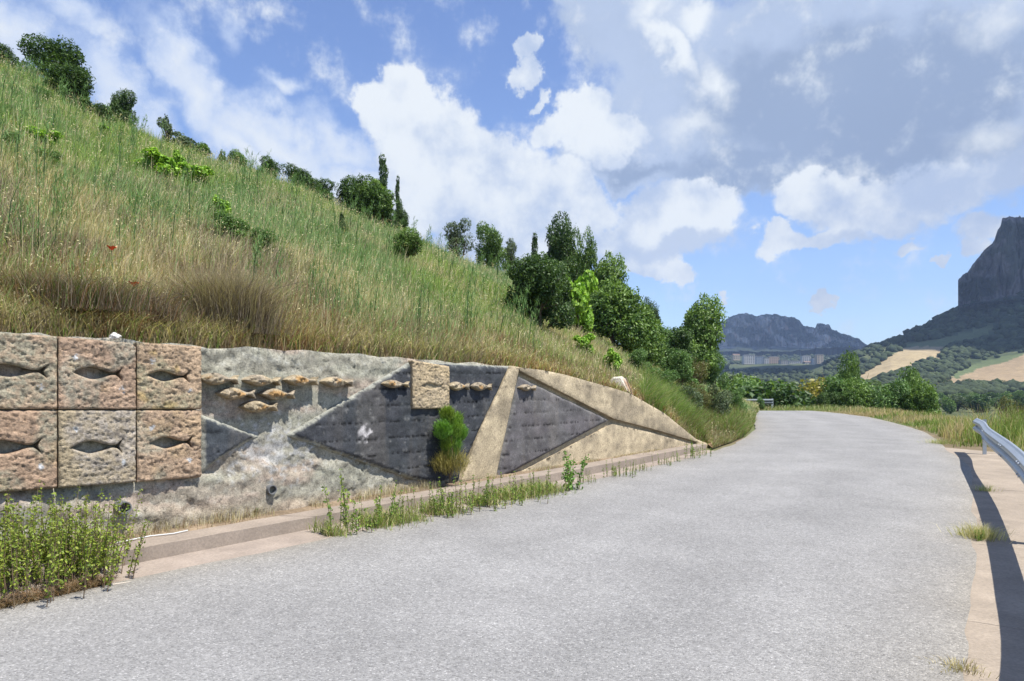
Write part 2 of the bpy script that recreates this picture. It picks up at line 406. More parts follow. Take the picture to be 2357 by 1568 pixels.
def asphalt():
    m = bpy.data.materials.new('worn_asphalt'); m.use_nodes = True; nt = m.node_tree; N = nt.nodes; L = nt.links
    b = N['Principled BSDF']; b.inputs['Roughness'].default_value = .9; b.inputs['Specular IOR Level'].default_value = .25
    tc = N.new('ShaderNodeTexCoord')
    v = N.new('ShaderNodeTexVoronoi'); v.inputs['Scale'].default_value = 105; L.new(tc.outputs['Object'], v.inputs['Vector'])
    r1 = N.new('ShaderNodeValToRGB'); e = r1.color_ramp.elements
    e[0].position = .0; e[0].color = (.16, .16, .16, 1); e[1].position = 1; e[1].color = (.42, .415, .41, 1)
    for p, c in ((.30, .235), (.62, .26), (.92, .30)):
        q = e.new(p); q.color = (c, c*.995, c*.985, 1)
    s = N.new('ShaderNodeSeparateColor'); L.new(v.outputs['Color'], s.inputs[0]); L.new(s.outputs[0], r1.inputs[0])
    n = N.new('ShaderNodeTexNoise'); n.inputs['Scale'].default_value = 1.1; n.inputs['Detail'].default_value = 8; n.inputs['Roughness'].default_value = .6; L.new(tc.outputs['Object'], n.inputs['Vector'])
    mr = N.new('ShaderNodeMapRange'); mr.inputs[1].default_value = .3; mr.inputs[2].default_value = .7; mr.inputs[3].default_value = .86; mr.inputs[4].default_value = 1.10; L.new(n.outputs['Fac'], mr.inputs[0])
    n3 = N.new('ShaderNodeTexNoise'); n3.inputs['Scale'].default_value = 22; n3.inputs['Detail'].default_value = 6; n3.inputs['Roughness'].default_value = .8; L.new(tc.outputs['Object'], n3.inputs['Vector'])
    mr3 = N.new('ShaderNodeMapRange'); mr3.inputs[1].default_value = .3; mr3.inputs[2].default_value = .7; mr3.inputs[3].default_value = .8; mr3.inputs[4].default_value = 1.2; L.new(n3.outputs['Fac'], mr3.inputs[0])
    mu = N.new('ShaderNodeMath'); mu.operation = 'MULTIPLY'; L.new(mr.outputs[0], mu.inputs[0]); L.new(mr3.outputs[0], mu.inputs[1])
    vm = N.new('ShaderNodeVectorMath'); vm.operation = 'SCALE'; L.new(r1.outputs[0], vm.inputs[0]); L.new(mu.outputs[0], vm.inputs['Scale'])
    # pale dusty margin carried as an attribute
    at = N.new('ShaderNodeAttribute'); at.attribute_name = 'Col'
    mm = N.new('ShaderNodeMix'); mm.data_type = 'RGBA'; mm.blend_type = 'MULTIPLY'; mm.inputs[0].default_value = 1
    L.new(vm.outputs[0], mm.inputs[6]); L.new(at.outputs['Color'], mm.inputs[7]); L.new(mm.outputs[2], b.inputs['Base Color'])
    bp = N.new('ShaderNodeBump'); bp.inputs['Strength'].default_value = .7; bp.inputs['Distance'].default_value = .006
    L.new(v.outputs['Distance'], bp.inputs['Height']); bp.invert = True
    L.new(bp.outputs[0], b.inputs['Normal'])
    return m
edge = np.minimum(tt*6, (1-tt)*6)
ec = 1-np.exp(-edge[None, :]*2.5-fbm(RX*2, RY*2, 0, 3, 4)*.6)
rc = lerp(np.array((1.02,.94,.80)), np.array((1.,1.,1.)), ec[..., None])
track = .93-.05*np.exp(-((np.broadcast_to(tt, RX.shape)-.30)/.09)**2)-.05*np.exp(-((np.broadcast_to(tt, RX.shape)-.68)/.10)**2)+.16*fbm(np.broadcast_to(tt*9, RX.shape), RY*.12, 0, 3, 7)+.05*fbm(RX*.5, RY*.5, 0, 3, 17)
rc = (np.array((1.08,1.07,1.05))*rc*track[..., None]).reshape(-1, 3)
ro = obj('road', np.c_[RX.ravel(), RY.ravel(), RZ.ravel()+E], RF, asphalt(), col=rc, smooth=True)
tag(ro, kind='structure')

def strip(name, A, B, za, zb, mat, parent=None, thick=0, col=(.36,.30,.235), nx=6, amp=0, seed=0):
    """a ribbon between two polylines, with side faces down to z-thick"""
    n = len(A); t = np.linspace(0, 1, nx)
    X = A[:, None, 0]*(1-t)+B[:, None, 0]*t; Y = A[:, None, 1]*(1-t)+B[:, None, 1]*t
    Z = (np.asarray(za)[:, None]*(1-t)+np.asarray(zb)[:, None]*t) + (fbm(X*9, Y*9, 0, 3, seed)-.5)*amp
    V = np.c_[X.ravel(), Y.ravel(), Z.ravel()]
    idx = np.arange(n*nx).reshape(n, nx)
    Fq = [np.stack([idx[:-1, :-1], idx[:-1, 1:], idx[1:, 1:], idx[1:, :-1]], -1).reshape(-1, 4)]
    if thick:
        Vb = V.copy(); Vb[:, 2] -= thick; ofs = len(V); V = np.r_[V, Vb]
        ring = np.concatenate([idx[:-1, 0], idx[-1, :-1], idx[::-1, -1][:-1], idx[0, ::-1][:-1]])
        nx_ = np.roll(ring, -1)
        Fq.append(np.stack([ring, nx_, nx_+ofs, ring+ofs], -1)[:, ::-1])
        Fq.append((Fq[0]+ofs)[:, ::-1])
    Fq = np.concatenate(Fq)
    c = np.array(col)*(.8+.4*fbm(V[:, 0]*1.7, V[:, 1]*1.7, 0, 4, seed+3))[:, None]
    V[:, 2] += E
    o = obj(name, V, Fq, mat, parent, col=c); return o

# ------------------------------------------------------------------ the wall line
WN = np.array((.759, -.651)); WD = np.array((.651, .759))
WP0 = np.array((-4.301, 5.736)); WC = float(WN@WP0)
def wall_sz(u, v, n=0.0):
    """place on the plane n metres proud of the wall, as (s along, z relative to the eye)"""
    xp = (u-U0)/F; d = (WC+n)/(WN[0]*xp+WN[1])
    P = np.array((xp*d, d)); return float(WD@(P-WP0)), (V0-v)/F*d
def wall_w(s, z, n):
    s, z, n = np.broadcast_arrays(np.asarray(s, float), np.asarray(z, float), np.asarray(n, float))
    return np.stack([WP0[0]+WD[0]*s+WN[0]*n, WP0[1]+WD[1]*s+WN[1]*n, z+E], -1)
def wall_y(u): return WC/(WN[0]*(u-U0)/F+WN[1])

TOPU = np.array([-3000,0,135,316,470,700,850,950,1180,1300,1400,1450,1530,1600,1645,1660.])
TOPV = np.array([560,765,770,782,798,804,814,826,841,862,890,905,951,1008,1026,1032.])
def wall_top_z(u): return (V0-np.interp(u, TOPU, TOPV))/F*wall_y(u)

CU = np.array([-3000,-700,0,60,200,300,400,500,650,760,930,1050,1190,1300,1400,1500,1600,1700,1760.])
CV = np.array([-900,-180,176,192,268,322,358,388,432,484,556,608,654,727,795,846,885,924,940.])
YCU = np.array([-3000,0,600,1200,1500,1760.]); YCY = np.array([9,24,29,34,34,42.])
EU = np.array([1640,1685,1712,1728,1735,1737,1741,1748.]); EY = np.array([15.6,17.3,19.,21.5,24,28,31.5,33.])
def hill_y0(u):
    u = np.asarray(u, float)
    return np.where(u < 1640, np.minimum(wall_y(np.minimum(u, 1650))+.12, 17.5), np.interp(u, EU, EY))
def hill_z(u, y):
    u = np.asarray(u, float); y = np.asarray(y, float)
    y0 = hill_y0(u); zw = wall_top_z(np.minimum(u, 1650))-.03
    z0 = np.where(u < 1640, np.maximum(zw, zp(y0)+.02), zp(y0)+.02)
    yc = np.interp(u, YCU, YCY); zc = (V0-np.interp(u, CU, CV))/F*yc
    s = (y-y0)/(yc-y0)
    f = np.where(s < 1, s*(1.25-.25*s), 1)
    z = z0+(zc-z0)*f
    z = z+np.where(s > 1, (y-yc)*np.minimum(.3*zc/yc, .1)-np.clip(y-yc-25, 0, None)*.1, 0)
    x = (u-U0)/F*y
    return z+(fbm(x*.5, y*.5, 0, 3, 31)-.5)*.5*ss(s, 0, .15)*(1-.6*ss(u, 1200, 1500))
hu = np.concatenate([np.linspace(-2400, -100, 40), np.linspace(-80, 1640, 150), np.linspace(1645, 1748, 26)])
sv = np.concatenate([np.linspace(0, 1, 60)**1.4, 1+np.linspace(.03, 2.2, 14)])
HU, HS = np.meshgrid(hu, sv, indexing='ij')
hy0 = hill_y0(HU); hyc = np.interp(HU, YCU, YCY)
HY = hy0+(hyc-hy0)*HS; HX = (HU-U0)/F*HY; HZ = hill_z(HU, HY)
nA, nR = HX.shape; idx = np.arange(nA*nR).reshape(nA, nR)
HF = np.stack([idx[:-1, :-1], idx[1:, :-1], idx[1:, 1:], idx[:-1, 1:]], -1).reshape(-1, 4)
hn = fbm(HX.ravel()*.6, HY.ravel()*.6, 0, 4, 41)
hc = lerp(np.array((.20,.135,.075)), np.array((.13,.14,.06)), ss(hn, .35, .6)[:, None])
ho = obj('hillside', np.c_[HX.ravel(), HY.ravel(), HZ.ravel()+E], HF, M_SOIL, col=hc, smooth=True)
tag(ho, kind='structure')
def hill_hit(u, v):
    """depth at which the line of sight through (u, v) meets the slope; just past the crest if it clears it"""
    yc = float(np.interp(u, YCU, YCY)); y0 = float(hill_y0(u)); ys = np.linspace(y0+.05, yc, 400)
    el = hill_z(np.full(400, float(u)), ys)/ys; t = (V0-v)/F
    k = np.nonzero(el >= t)[0]
    return float(ys[k[0]]) if len(k) else yc+.5

# ------------------------------------------------------------------ relief panels cut from the plane of the wall
def resample(loop, step):
    out = []
    n = len(loop)
    for i in range(n):
        a = np.array(loop[i], float); b = np.array(loop[(i+1) % n], float); k = max(1, int(round(np.hypot(*(b-a))/step)))
        for j in range(k): out.append(a+(b-a)*j/k)
    return np.array(out)
def dist_loops(P, loops):
    best = np.full(len(P), 1e9)
    for lp in loops:
        Q = np.vstack([lp, lp[:1]])
        for a, b in zip(Q[:-1], Q[1:]):
            d = b-a; L2 = max((d*d).sum(), 1e-12); t = np.clip(((P-a)@d)/L2, 0, 1); c = a+t[:, None]*d
            best = np.minimum(best, np.hypot(P[:, 0]-c[:, 0], P[:, 1]-c[:, 1]))
    return best
def panel(name, loop, nback, front, mat, colf, parent=None, holes=(), step=.03, jitter=.35, estep=None, origin=None):
    """a slab with outline loop (s, z) and holes, front surface front(s, z, distance to the edge), real thickness to nback"""
    estep = estep or step
    loops = [resample(loop, estep)]+[resample(h, estep*.8) for h in holes]
    lo = loops[0].min(0); hi = loops[0].max(0)
    gx = np.arange(lo[0], hi[0], step); gz = np.arange(lo[1], hi[1], step)
    G = np.stack(np.meshgrid(gx, gz), -1).reshape(-1, 2); G = G+(RNG.random(G.shape)-.5)*step*jitter*2
    ins = inpoly(G[:, 0], G[:, 1], loops[0].tolist())
    for h in loops[1:]: ins &= ~inpoly(G[:, 0], G[:, 1], h.tolist())
    G = G[ins]; G = G[dist_loops(G, loops) > step*.45]
    pts = list(loops)+[G]; P = np.vstack(pts)
    edges = []; o = 0
    for lp in loops:
        n = len(lp); edges += [(o+i, o+(i+1) % n) for i in range(n)]; o += n
    vs, es, fs, ov, oe, of = delaunay_2d_cdt([Vector((float(a), float(b))) for a, b in P], edges, [], 0, 1e-6)
    V2 = np.array([(v.x, v.y) for v in vs]); T = np.array([f for f in fs if len(f) == 3])
    c = V2[T].mean(1); k = inpoly(c[:, 0], c[:, 1], loops[0].tolist())
    for h in loops[1:]: k &= ~inpoly(c[:, 0], c[:, 1], h.tolist())
    T = T[k]
    ar = np.cross(V2[T[:, 1]]-V2[T[:, 0]], V2[T[:, 2]]-V2[T[:, 0]]); T[ar < 0] = T[ar < 0][:, ::-1]
    ed = dist_loops(V2, loops)
    nf = front(V2[:, 0], V2[:, 1], ed)
    V3 = wall_w(V2[:, 0], V2[:, 1], nf); C3 = colf(V2[:, 0], V2[:, 1], ed, nf)
    V = [V3]; C = [C3]; Tt = [T]; base = len(V3)
    for li, lp in enumerate(loops):
        e0 = np.zeros(len(lp)); f = front(lp[:, 0], lp[:, 1], e0)
        ring0 = wall_w(lp[:, 0], lp[:, 1], f); ring1 = wall_w(lp[:, 0], lp[:, 1], nback)
        cc = colf(lp[:, 0], lp[:, 1], e0, f); n = len(lp)
        V += [ring0, ring1]; C += [cc, cc*.9]
        i = np.arange(n); j = (i+1) % n
        q = np.r_[np.c_[base+i, base+j, base+n+j], np.c_[base+i, base+n+j, base+n+i]]
        sgn = 1 if np.sum(lp[:, 0]*np.roll(lp[:, 1], -1)-np.roll(lp[:, 0], -1)*lp[:, 1]) > 0 else -1
        if sgn < 0: q = q[:, ::-1]
        if li > 0: q = q[:, ::-1]*1
        Tt.append(q[:, ::-1]); base += 2*n
    V = np.vstack(V); C = np.vstack(C); Tt = np.vstack(Tt)
    if origin is not None: V = V-np.array(origin)
    return obj(name, V, Tt, mat, parent, col=np.clip(C, 0, 1), smooth=True)

def tube(P, r, seg=8, cap=True):
    """vertices and quads of a tube along points P with radii r"""
    P = np.array(P, float); r = np.broadcast_to(np.asarray(r, float), (len(P),)); V = []; Fq = []
    for i, p in enumerate(P):
        d = P[min(i+1, len(P)-1)]-P[max(i-1, 0)]; d = d/max(np.linalg.norm(d), 1e-9)
        a = np.cross(d, (0, 0, 1.0) if abs(d[2]) < .9 else (1.0, 0, 0)); a /= np.linalg.norm(a); b = np.cross(d, a)
        for k in range(seg):
            t = 2*math.pi*k/seg; V.append(p+r[i]*(math.cos(t)*a+math.sin(t)*b))
    for i in range(len(P)-1):
        for k in range(seg):
            k2 = (k+1) % seg; Fq.append((i*seg+k, i*seg+k2, (i+1)*seg+k2, (i+1)*seg+k))
    if cap: Fq.append(tuple(range(seg))[::-1]); Fq.append(tuple((len(P)-1)*seg+k for k in range(seg)))
    return [tuple(v) for v in V], Fq
def join(parts):
    V = []; Fq = []
    for v, f in parts:
        o = len(V); V += [tuple(x) for x in v]; Fq += [tuple(i+o for i in q) for q in f]
    return V, Fq
def box(c, s, rz=0):
    c = np.array(c, float); x, y, z = np.array(s, float)/2; ca, sa = math.cos(rz), math.sin(rz)
    V = [(c[0]+a*x*ca-b*y*sa, c[1]+a*x*sa+b*y*ca, c[2]+d*z) for a, b, d in ((-1,-1,-1),(1,-1,-1),(1,1,-1),(-1,1,-1),(-1,-1,1),(1,-1,1),(1,1,1),(-1,1,1))]
    return V, [(0,3,2,1),(4,5,6,7),(0,1,5,4),(1,2,6,5),(2,3,7,6),(3,0,4,7)]

wall = empty('retaining_wall', tuple(wall_w(0, float(zp(5.7)), 0)))
tag(wall, 'long concrete retaining wall with fish reliefs and dark triangles beside the road', 'wall')
WO = wall_w(0, float(zp(5.7)), 0)
def wp(*a, **k):                                         # a part of the wall
    return panel(*a, parent=wall, origin=WO, **k)
s_of = lambda u, n=0.: wall_sz(u, 900, n)[0]
def zbase(s):                                            # road plane under a wall point
    y = WP0[1]+WD[1]*s; return zp(y)

# body: one rough slab from left of the picture to the toe at the bend
us = np.concatenate([[-1500], np.linspace(-300, 1400, 40), np.linspace(1415, 1655, 22)])
top = [wall_sz(u, float(np.interp(u, TOPU, TOPV))) for u in us]
top = [(s, z+(.012*math.sin(s*9)+.01*math.sin(s*23+1) if u < 1180 else 0)-(.004)) for (s, z), u in zip(top, us)]
s0, s1 = top[0][0], top[-1][0]
bot = [(s, float(zbase(s))-.15) for s in np.linspace(s1, s0, 30)]
bot[0] = (s1+.02, top[-1][1]-.06)
S_L, S_R = s_of(468), s_of(1180)
def body_front(s, z, e):
    left = 1-ss(s, S_R-1.2, S_R-.1)
    calm = .35+.65*ss(np.abs(z+.02), .16, .34)*1.0
    rough = calm*((fbm(s*7, z*11, 0, 4, 51)-.5)*.05+(fbm(s*24, z*34, 0, 3, 52)-.5)*.036-ss(.5-np.abs(fbm(s*3, z*13, 0, 4, 59)-.5)*26, 0, .5)*.018)
    # broken footing course below the carved blocks
    hb = z-zbase(s)
    left2 = 1-ss(s, S_L+.6, S_L+1.6)
    foot = left2*ss(.62-hb+(fbm(s*2.5, hb*0, 0, 3, 57)-.5)*.35, 0, .05)*.055*left
    crust = ss(fbm(s*5, z*7, 0, 4, 58), .5, .56)*.018*left*calm
    sm = (fbm(s*2, z*2, 0, 3, 53)-.5)*.006
    return left*(rough+crust)+sm+foot-.02-.02*ss(.03-e, 0, .03)
def body_col(s, z, e, n):
    left = 1-ss(s, S_R-.9, S_R-.3)
    a = fbm(s*1.1, z*4.2, 0, 5, 61); b = fbm(s*20, z*30, 0, 4, 62); c_ = fbm(s*3.0, z*8, 0, 5, 63)
    grey = np.array((.37,.355,.29)); pink = np.array((.42,.345,.28)); white = np.array((.52,.52,.47)); lich = np.array((.28,.285,.225)); dark = np.array((.12,.12,.115))
    c = lerp(grey, pink, ss(a, .48, .66)[:, None]); c = lerp(c, white, (ss(b, .54, .74)*.45)[:, None]); c = lerp(c, lich, (ss(c_, .52, .66)*.42)[:, None])
    c = lerp(c, dark, (ss(fbm(s*40, z*50, 0, 2, 64), .70, .85)*.6)[:, None])
    ck = ss(.5-np.abs(fbm(s*3, z*13, 0, 4, 59)-.5)*26, 0, .5); c = c*(1-.38*ck)[:, None]
    # pale crushed patch under the crossing point
    xs, xz = wall_sz(640, 1045); r = np.hypot((s-xs+.1)/.42, (z-xz-.02)/.26); c = lerp(c, np.array((.50,.50,.50)), (ss(1.05-r+(b-.5)*3.2, .1, .6)*.7)[:, None])
    och = lerp(np.array((.52,.43,.29)), np.array((.39,.325,.225)), ss(fbm(s*1.5, z*5, 0, 4, 65), .4, .65)[:, None])
    streak = fbm(s*9, z*.6, 0, 3, 66); och = och*(.86+.28*streak)[:, None]
    c = lerp(och, c, left[:, None])
    hb = z-zbase(s); c = lerp(c, np.array((.42,.35,.26)), (ss(.32-hb+(a-.5)*.3, 0, .12)*.6*left)[:, None])
    return c
wp('wall_body', top+bot, -.34, body_front, M_CONC, body_col, step=.034)

# dark rendered triangles, proud of the body with a chipped pale arris
def dark_front(n0, rough=1.):
    def f(s, z, e):
        hb = (z-zbase(s))
        r = (fbm(s*8, z*14, 0, 4, 71)-.5)*.022*rough+(fbm(s*30, z*60, 0, 3, 72)-.5)*.014*rough
        # board joints left by the formwork
        ph = np.abs(((hb+(fbm(s*1.5, 0*z, 0, 3, 73)-.5)*.02) % .21)-.105); groove = ss(.010-np.abs(.105-ph), 0, .006)*.010
        return n0+r-groove-.045*(1-ss(e, 0, .012+.05*fbm(s*5, z*5, 0, 3, 74)))
    return f
def dark_col(base, purple=.3, chip=1.0):
    def f(s, z, e, n):
        a = fbm(s*2.2, z*3.5, 0, 4, 81); b = fbm(s*16, z*22, 0, 4, 82)
        c = lerp(np.array(base), np.array(base)*np.array((1.10,.93,1.05)), (ss(a, .4, .65)*purple)[:, None])
        c = c*(.72+.56*fbm(s*5, z*9, 0, 4, 83))[:, None]
        c = lerp(c, np.array((.28,.28,.27)), (ss(b, .66, .85)*.45)[:, None])
        streak = ss(fbm(s*3.3, z*.5, 0, 4, 84), .50, .68)*.14; c = lerp(c, np.array((.30,.26,.21)), streak[:, None])
        hb = z-zbase(s); ph = (hb+(fbm(s*1.5, 0*z, 0, 3, 73)-.5)*.02) % .21; g = ss(.009-np.minimum(ph, .21-ph), 0, .006)
        c = c*(1-.6*g*(.5+.8*(a > .45)))[:, None]
        cs, cz = wall_sz(838, 1000, .05); r = np.hypot(s-cs, (z-cz)*1.1)/.115
        if chip > .5: c = lerp(c, np.array((.52,.50,.50)), (ss(1.1-r+(b-.5)*1.8, .2, .5))[:, None])
        edge = ss(.034*(-.25+1.8*fbm(s*7, z*7, 0, 4, 85))-e, -.004, .012)*chip
        return lerp(c, np.array((.35,.35,.30)), edge[:, None])
    return f
def wl(pts, n): return [wall_sz(u, v, n) for u, v in pts]
N1 = .055
wp('dark_panel', wl([(467,954),(563,992),(600,1004),(586,1010),(512,1053),(466,1093)], N1)[::-1], -.03, dark_front(N1), M_DARK, dark_col((.060,.069,.078), .2), step=.024)
wp('dark_panel', wl([(664,1002),(949,832),(1176,843),(1063,1085),(1062,1108),(1005,1112),(949,1102)], N1)[::-1], -.03, dark_front(N1), M_DARK, dark_col((.060,.066,.073), .2), step=.026)
wp('dark_panel', wl([(1197.5,866),(1406,967),(1143,1108)], N1)[::-1], -.03, dark_front(N1, .45), M_DARK, dark_col((.128,.124,.126), .2, .2), step=.03)

def smooth_front(n0, ch=.02):
    def f(s, z, e): return n0+(fbm(s*3, z*3, 0, 3, 91)-.5)*.006+(fbm(s*30, z*30, 0, 2, 92)-.5)*.004-ch*(1-ss(e, 0, .022))
    return f
def ochre(tint=1.0):
    def f(s, z, e, n):
        c = lerp(np.array((.53,.44,.30)), np.array((.36,.30,.21)), ss(fbm(s*2.2, z*4, 0, 4, 93), .4, .68)[:, None])
        c = c*(.82+.3*fbm(s*11, z*.7, 0, 3, 94))[:, None]
        c = lerp(c, np.array((.24,.20,.15)), (ss(fbm(s*24, z*24, 0, 3, 95), .66, .8)*.5)[:, None])
        hb = z-zbase(s); ph = (hb+.03) % .30; g = ss(.008-np.minimum(ph, .30-ph), 0, .006)*(fbm(s*1.2, z, 0, 2, 96) > .42)
        c = c*(1-.4*g)[:, None]
        return c*tint
    return f
N2 = .075
wp('pale_strip', wl([(1179,842),(1197,851),(1141,1109),(1063,1110),(1109,986)], N2)[::-1], -.03, smooth_front(N2), M_CONC, ochre(.98), step=.04)
bt = [(1200,846),(1250,852),(1300,862),(1400,890),(1450,905),(1530,951),(1600,1008)]
wp('sloping_beam', wl([(1198,853)]+bt+[(1612,1019),(1500,986),(1415,964),(1300,905)], N2)[::-1], -.03, smooth_front(N2, .012), M_CONC, ochre(1.04), step=.045)
wp('lower_panel', wl([(1411,976),(1500,995),(1612,1026),(1560,1046),(1440,1075),(1300,1100),(1160,1108)], .03)[::-1], -.04, smooth_front(.03, .01), M_CONC, ochre(1.08), step=.05)

# fish outline, nose on the left
def fish_loop(s0, z0, w, h, n=16, tail=.9):
    x = np.linspace(0, 1, n)
    up = np.interp(x, [0,.06,.15,.3,.45,.6,.75,.86,.93,1], [.02,.16,.32,.5,.46,.27,.10,.12,.30,.52*tail])
    dn = np.interp(x, [0,.06,.15,.3,.42,.6,.75,.86,.93,1], [.02,.12,.26,.46,.5,.34,.12,.10,.28,.52*tail])
    L = [(s0+a*w, z0+b*h) for a, b in zip(x, up)]+[(s0+.945*w, z0)]+[(s0+a*w, z0-b*h) for a, b in zip(x[::-1], dn[::-1])]
    return L[::-1]

NB = .12
def stone_front(n0, amp=1., seed=0):
    def f(s, z, e):
        lump = (fbm(s*9, z*16, seed*3.1, 4, 101+seed)-.5)*.026*amp
        pit = ss(fbm(s*38, z*60, seed, 2, 103+seed), .60, .74)*.014*amp
        ridge = np.abs(fbm(s*16, z*46, seed, 2, 105+seed)-.5)*.028*amp
        return n0+lump-pit+ridge-.012-.018*(1-ss(e, 0, .012))
    return f
def stone_col(base, lich, la, seed=0, yel=0., spots=()):
    def f(s, z, e, n):
        a = fbm(s*3.2, z*3.2, seed, 4, 111+seed); b = fbm(s*30, z*36, seed, 3, 113+seed)
        c = np.array(base)*np.array((.90,.88,.86))*(.84+.32*fbm(s*7, z*9, seed, 3, 115+seed))[:, None]
        c = lerp(c, np.array(lich), (ss(a, .62-la*.3, .72-la*.2)*(.35+.5*ss(b, .35, .6)))[:, None])
        c = lerp(c, np.array((.44,.32,.12)), (ss(fbm(s*5, z*5, seed+4, 3, 117), .60, .70)*yel)[:, None])
        c = lerp(c, np.array((.10,.085,.07)), (ss(b, .60, .74)*.6)[:, None])
        for (ps, pz) in spots:
            w = ss(1-np.hypot(s-ps, (z-pz)*.9)/.032+(fbm(s*50, z*50, seed, 2, 119)-.5)*1.6, .2, .6); c = lerp(c, np.array((.50,.53,.56)), (w*.85)[:, None])
        return c
    return f
SA = [wall_sz(u, 943, NB)[0] for u in (135.5, 317, 468)]
wdt = ((SA[1]-SA[0])+(SA[2]-SA[1]))/2
cols = [SA[0]-2*wdt, SA[0]-wdt, SA[0], SA[1], SA[2]]
G = .006
pinkish = (.47,.345,.245)
specs = {(1,0):(pinkish,(.33,.32,.24),.8), (2,0):((.46,.335,.245),(.34,.32,.25),.45), (3,0):((.48,.36,.25),(.36,.33,.22),.15),
         (1,1):((.465,.335,.24),(.33,.31,.23),.35), (2,1):((.45,.38,.265),(.40,.36,.32),.6), (3,1):((.47,.35,.25),(.36,.33,.25),.35), (0,0):(pinkish,(.33,.32,.24),.5), (0,1):(pinkish,(.33,.32,.24),.5)}
# fish openings (left, right, centre row) read off the photograph for each block
def span(u0, u1, v): 
    a = wall_sz(u0, v, NB); b = wall_sz(u1, v, NB); return a[0], b[0]-a[0], (a[1]+b[1])/2
fishes = {(1,0):(-40,112,853,.11),(2,0):(172,284,859,.115),(3,0):(343,438,866,.105),(1,1):(-45,98,1029,.12),(2,1):(166,285,1029,.115),(3,1):(349,446,1019,.115)}
for (ci, ri), (bc, lc, la) in specs.items():
    a, b = cols[ci]+G, cols[ci+1]-G
    z1, z0 = (.64, .004) if ri == 0 else (-.008, -.685)
    loop = [(a, z0), (b, z0), (b, z1), (a, z1)]
    if (ci, ri) == (2, 0): loop = [(a, z0), (b, z0), (b, z1-.05), (b-.05, z1-.012), (a, z1)]
    if (ci, ri) in fishes:
        f0, f1, fv, fh = fishes[(ci, ri)]; fs, fw, fz = span(f0, f1, fv)
    else:
        fs, fw, fz, fh = a+.12, .42, (z0+z1)/2, .11
    hole = fish_loop(fs, fz, fw, fh, 22, 1.0 if ri == 0 else 1.1)
    sd = ci*2+ri
    wp('carved_block', loop, .0, stone_front(NB, 1., sd), M_STONE, stone_col(bc, lc, la, sd, .55 if (ci, ri) == (3, 0) else .15, [(a+.13, z1-.17), (b-.12, z0+.19)]), holes=[hole], step=.0125, estep=.02)
# the lone buff block over the dark panel, with a shallow carved fish
a, za = wall_sz(953, 829, NB); b, zb = wall_sz(1037, 941, NB)
fs, fw, fz = span(974, 1023, 889)
hole = fish_loop(fs, fz, fw, .075, 18, 1.0)
lone = wp('carved_block', [(a, zb), (b, zb), (b, za-.05), (a, za)], .0, stone_front(NB, .8, 21), M_STONE, stone_col((.53,.43,.285), (.44,.36,.25), .4, 21, .1), holes=[hole], step=.0125, estep=.02)
lone['label'] = 'buff block with a shallow fish'
wp('recess_back', [(fs-.03, fz-.08), (fs+fw+.03, fz-.08), (fs+fw+.03, fz+.08), (fs-.03, fz+.08)], .03, lambda s, z, e: .085+0*s, M_STONE, stone_col((.46,.38,.26), (.4,.36,.25), .2, 3), step=.03)

# proud stone fish
FL = [(468,563,872.5),(571.6,660,876),(666,745,875.5),(752,825,879.5),(511,601,906),(609.6,691,907.5),(566,652,936),(887,953,884),(1038.6,1090,889),(1091.7,1141.7,890),(1202.7,1241.7,892.5)]
for i, (u0, u1, v) in enumerate(FL):
    nf = .145
    p0 = wall_sz(u0, v, nf); p1 = wall_sz(u1, v, nf); w = (p1[0]-p0[0])*.91; z = (p0[1]+p1[1])/2
    if i == 0: pass
    h = .125 if i not in (7, 10) else .105
    loop = fish_loop(p0[0], z, w, h, 20, .75)
    def ff(s, z_, e, sd=i):
        return .120+.026*ss(e, 0, .03)+(fbm(s*34, z_*44, sd, 3, 121)-.5)*.075*ss(e, 0, .01)-.008*(1-ss(e, 0, .006))
    def fc(s, z_, e, n, sd=i):
        c = lerp(np.array((.44,.36,.24)), np.array((.37,.31,.23)), ss(fbm(s*8, z_*8, sd, 3, 122), .4, .6)[:, None])
        c = lerp(c, np.array((.46,.28,.12)), (ss(fbm(s*12, z_*12, sd+5, 3, 123), .55, .68)*ss(e, .008, .03))[:, None])
        return c*(.45+1.0*fbm(s*34, z_*44, sd, 3, 121))[:, None]  # crevice shade painted into the colour, following the relief noise
    wp('fish_relief', loop, -.02 if i < 7 else .03, ff, M_STONE, fc, step=.012, estep=.014)

# drain pipes
M_PIPE = attr_mat('grey_pipe', .6, 40, .2, .1, .003, base=(.17,.175,.18))
def pipe(u, v, r, ln):
    s, z = wall_sz(u, v, .08); c = wall_w(s, z, 0); nrm = np.array((WN[0], WN[1], 0.)); side = np.array((WD[0], WD[1], 0.)); up = np.array((0, 0, 1.))
    V = []; Fq = []; k = 20
    for n, rr in ((-.1, r), (ln, r), (ln, r*.82), (-.1, r*.8)):
        for j in range(k):
            t = 2*math.pi*j/k; V.append(c+nrm*n+rr*(math.cos(t)*side+math.sin(t)*up)-WO)
    for m in range(3):
        for j in range(k):
            j2 = (j+1) % k; Fq.append((m*k+j, m*k+j2, (m+1)*k+j2, (m+1)*k+j))
    Fq.append(tuple(3*k+j for j in range(k)))
    return obj('drain_pipe', V, Fq, M_PIPE, wall)
pipe(625, 1127, .052, .11); pipe(280, 1167, .058, .17)

# ------------------------------------------------------------------ kerb, gutter slabs, soil strip on the wall side
M_SLAB = attr_mat('gutter_concrete', .9, 45, .22, .4, .006)
nseg = 60
seg_i = np.nonzero((RL[:, 1] > -8) & (RL[:, 1] < 16.8))[0]
def offset_line(P, d):
    T = np.gradient(P, axis=0); T /= np.hypot(T[:, 0], T[:, 1])[:, None]; Nn = np.c_[T[:, 1], -T[:, 0]]
    return P+Nn*d
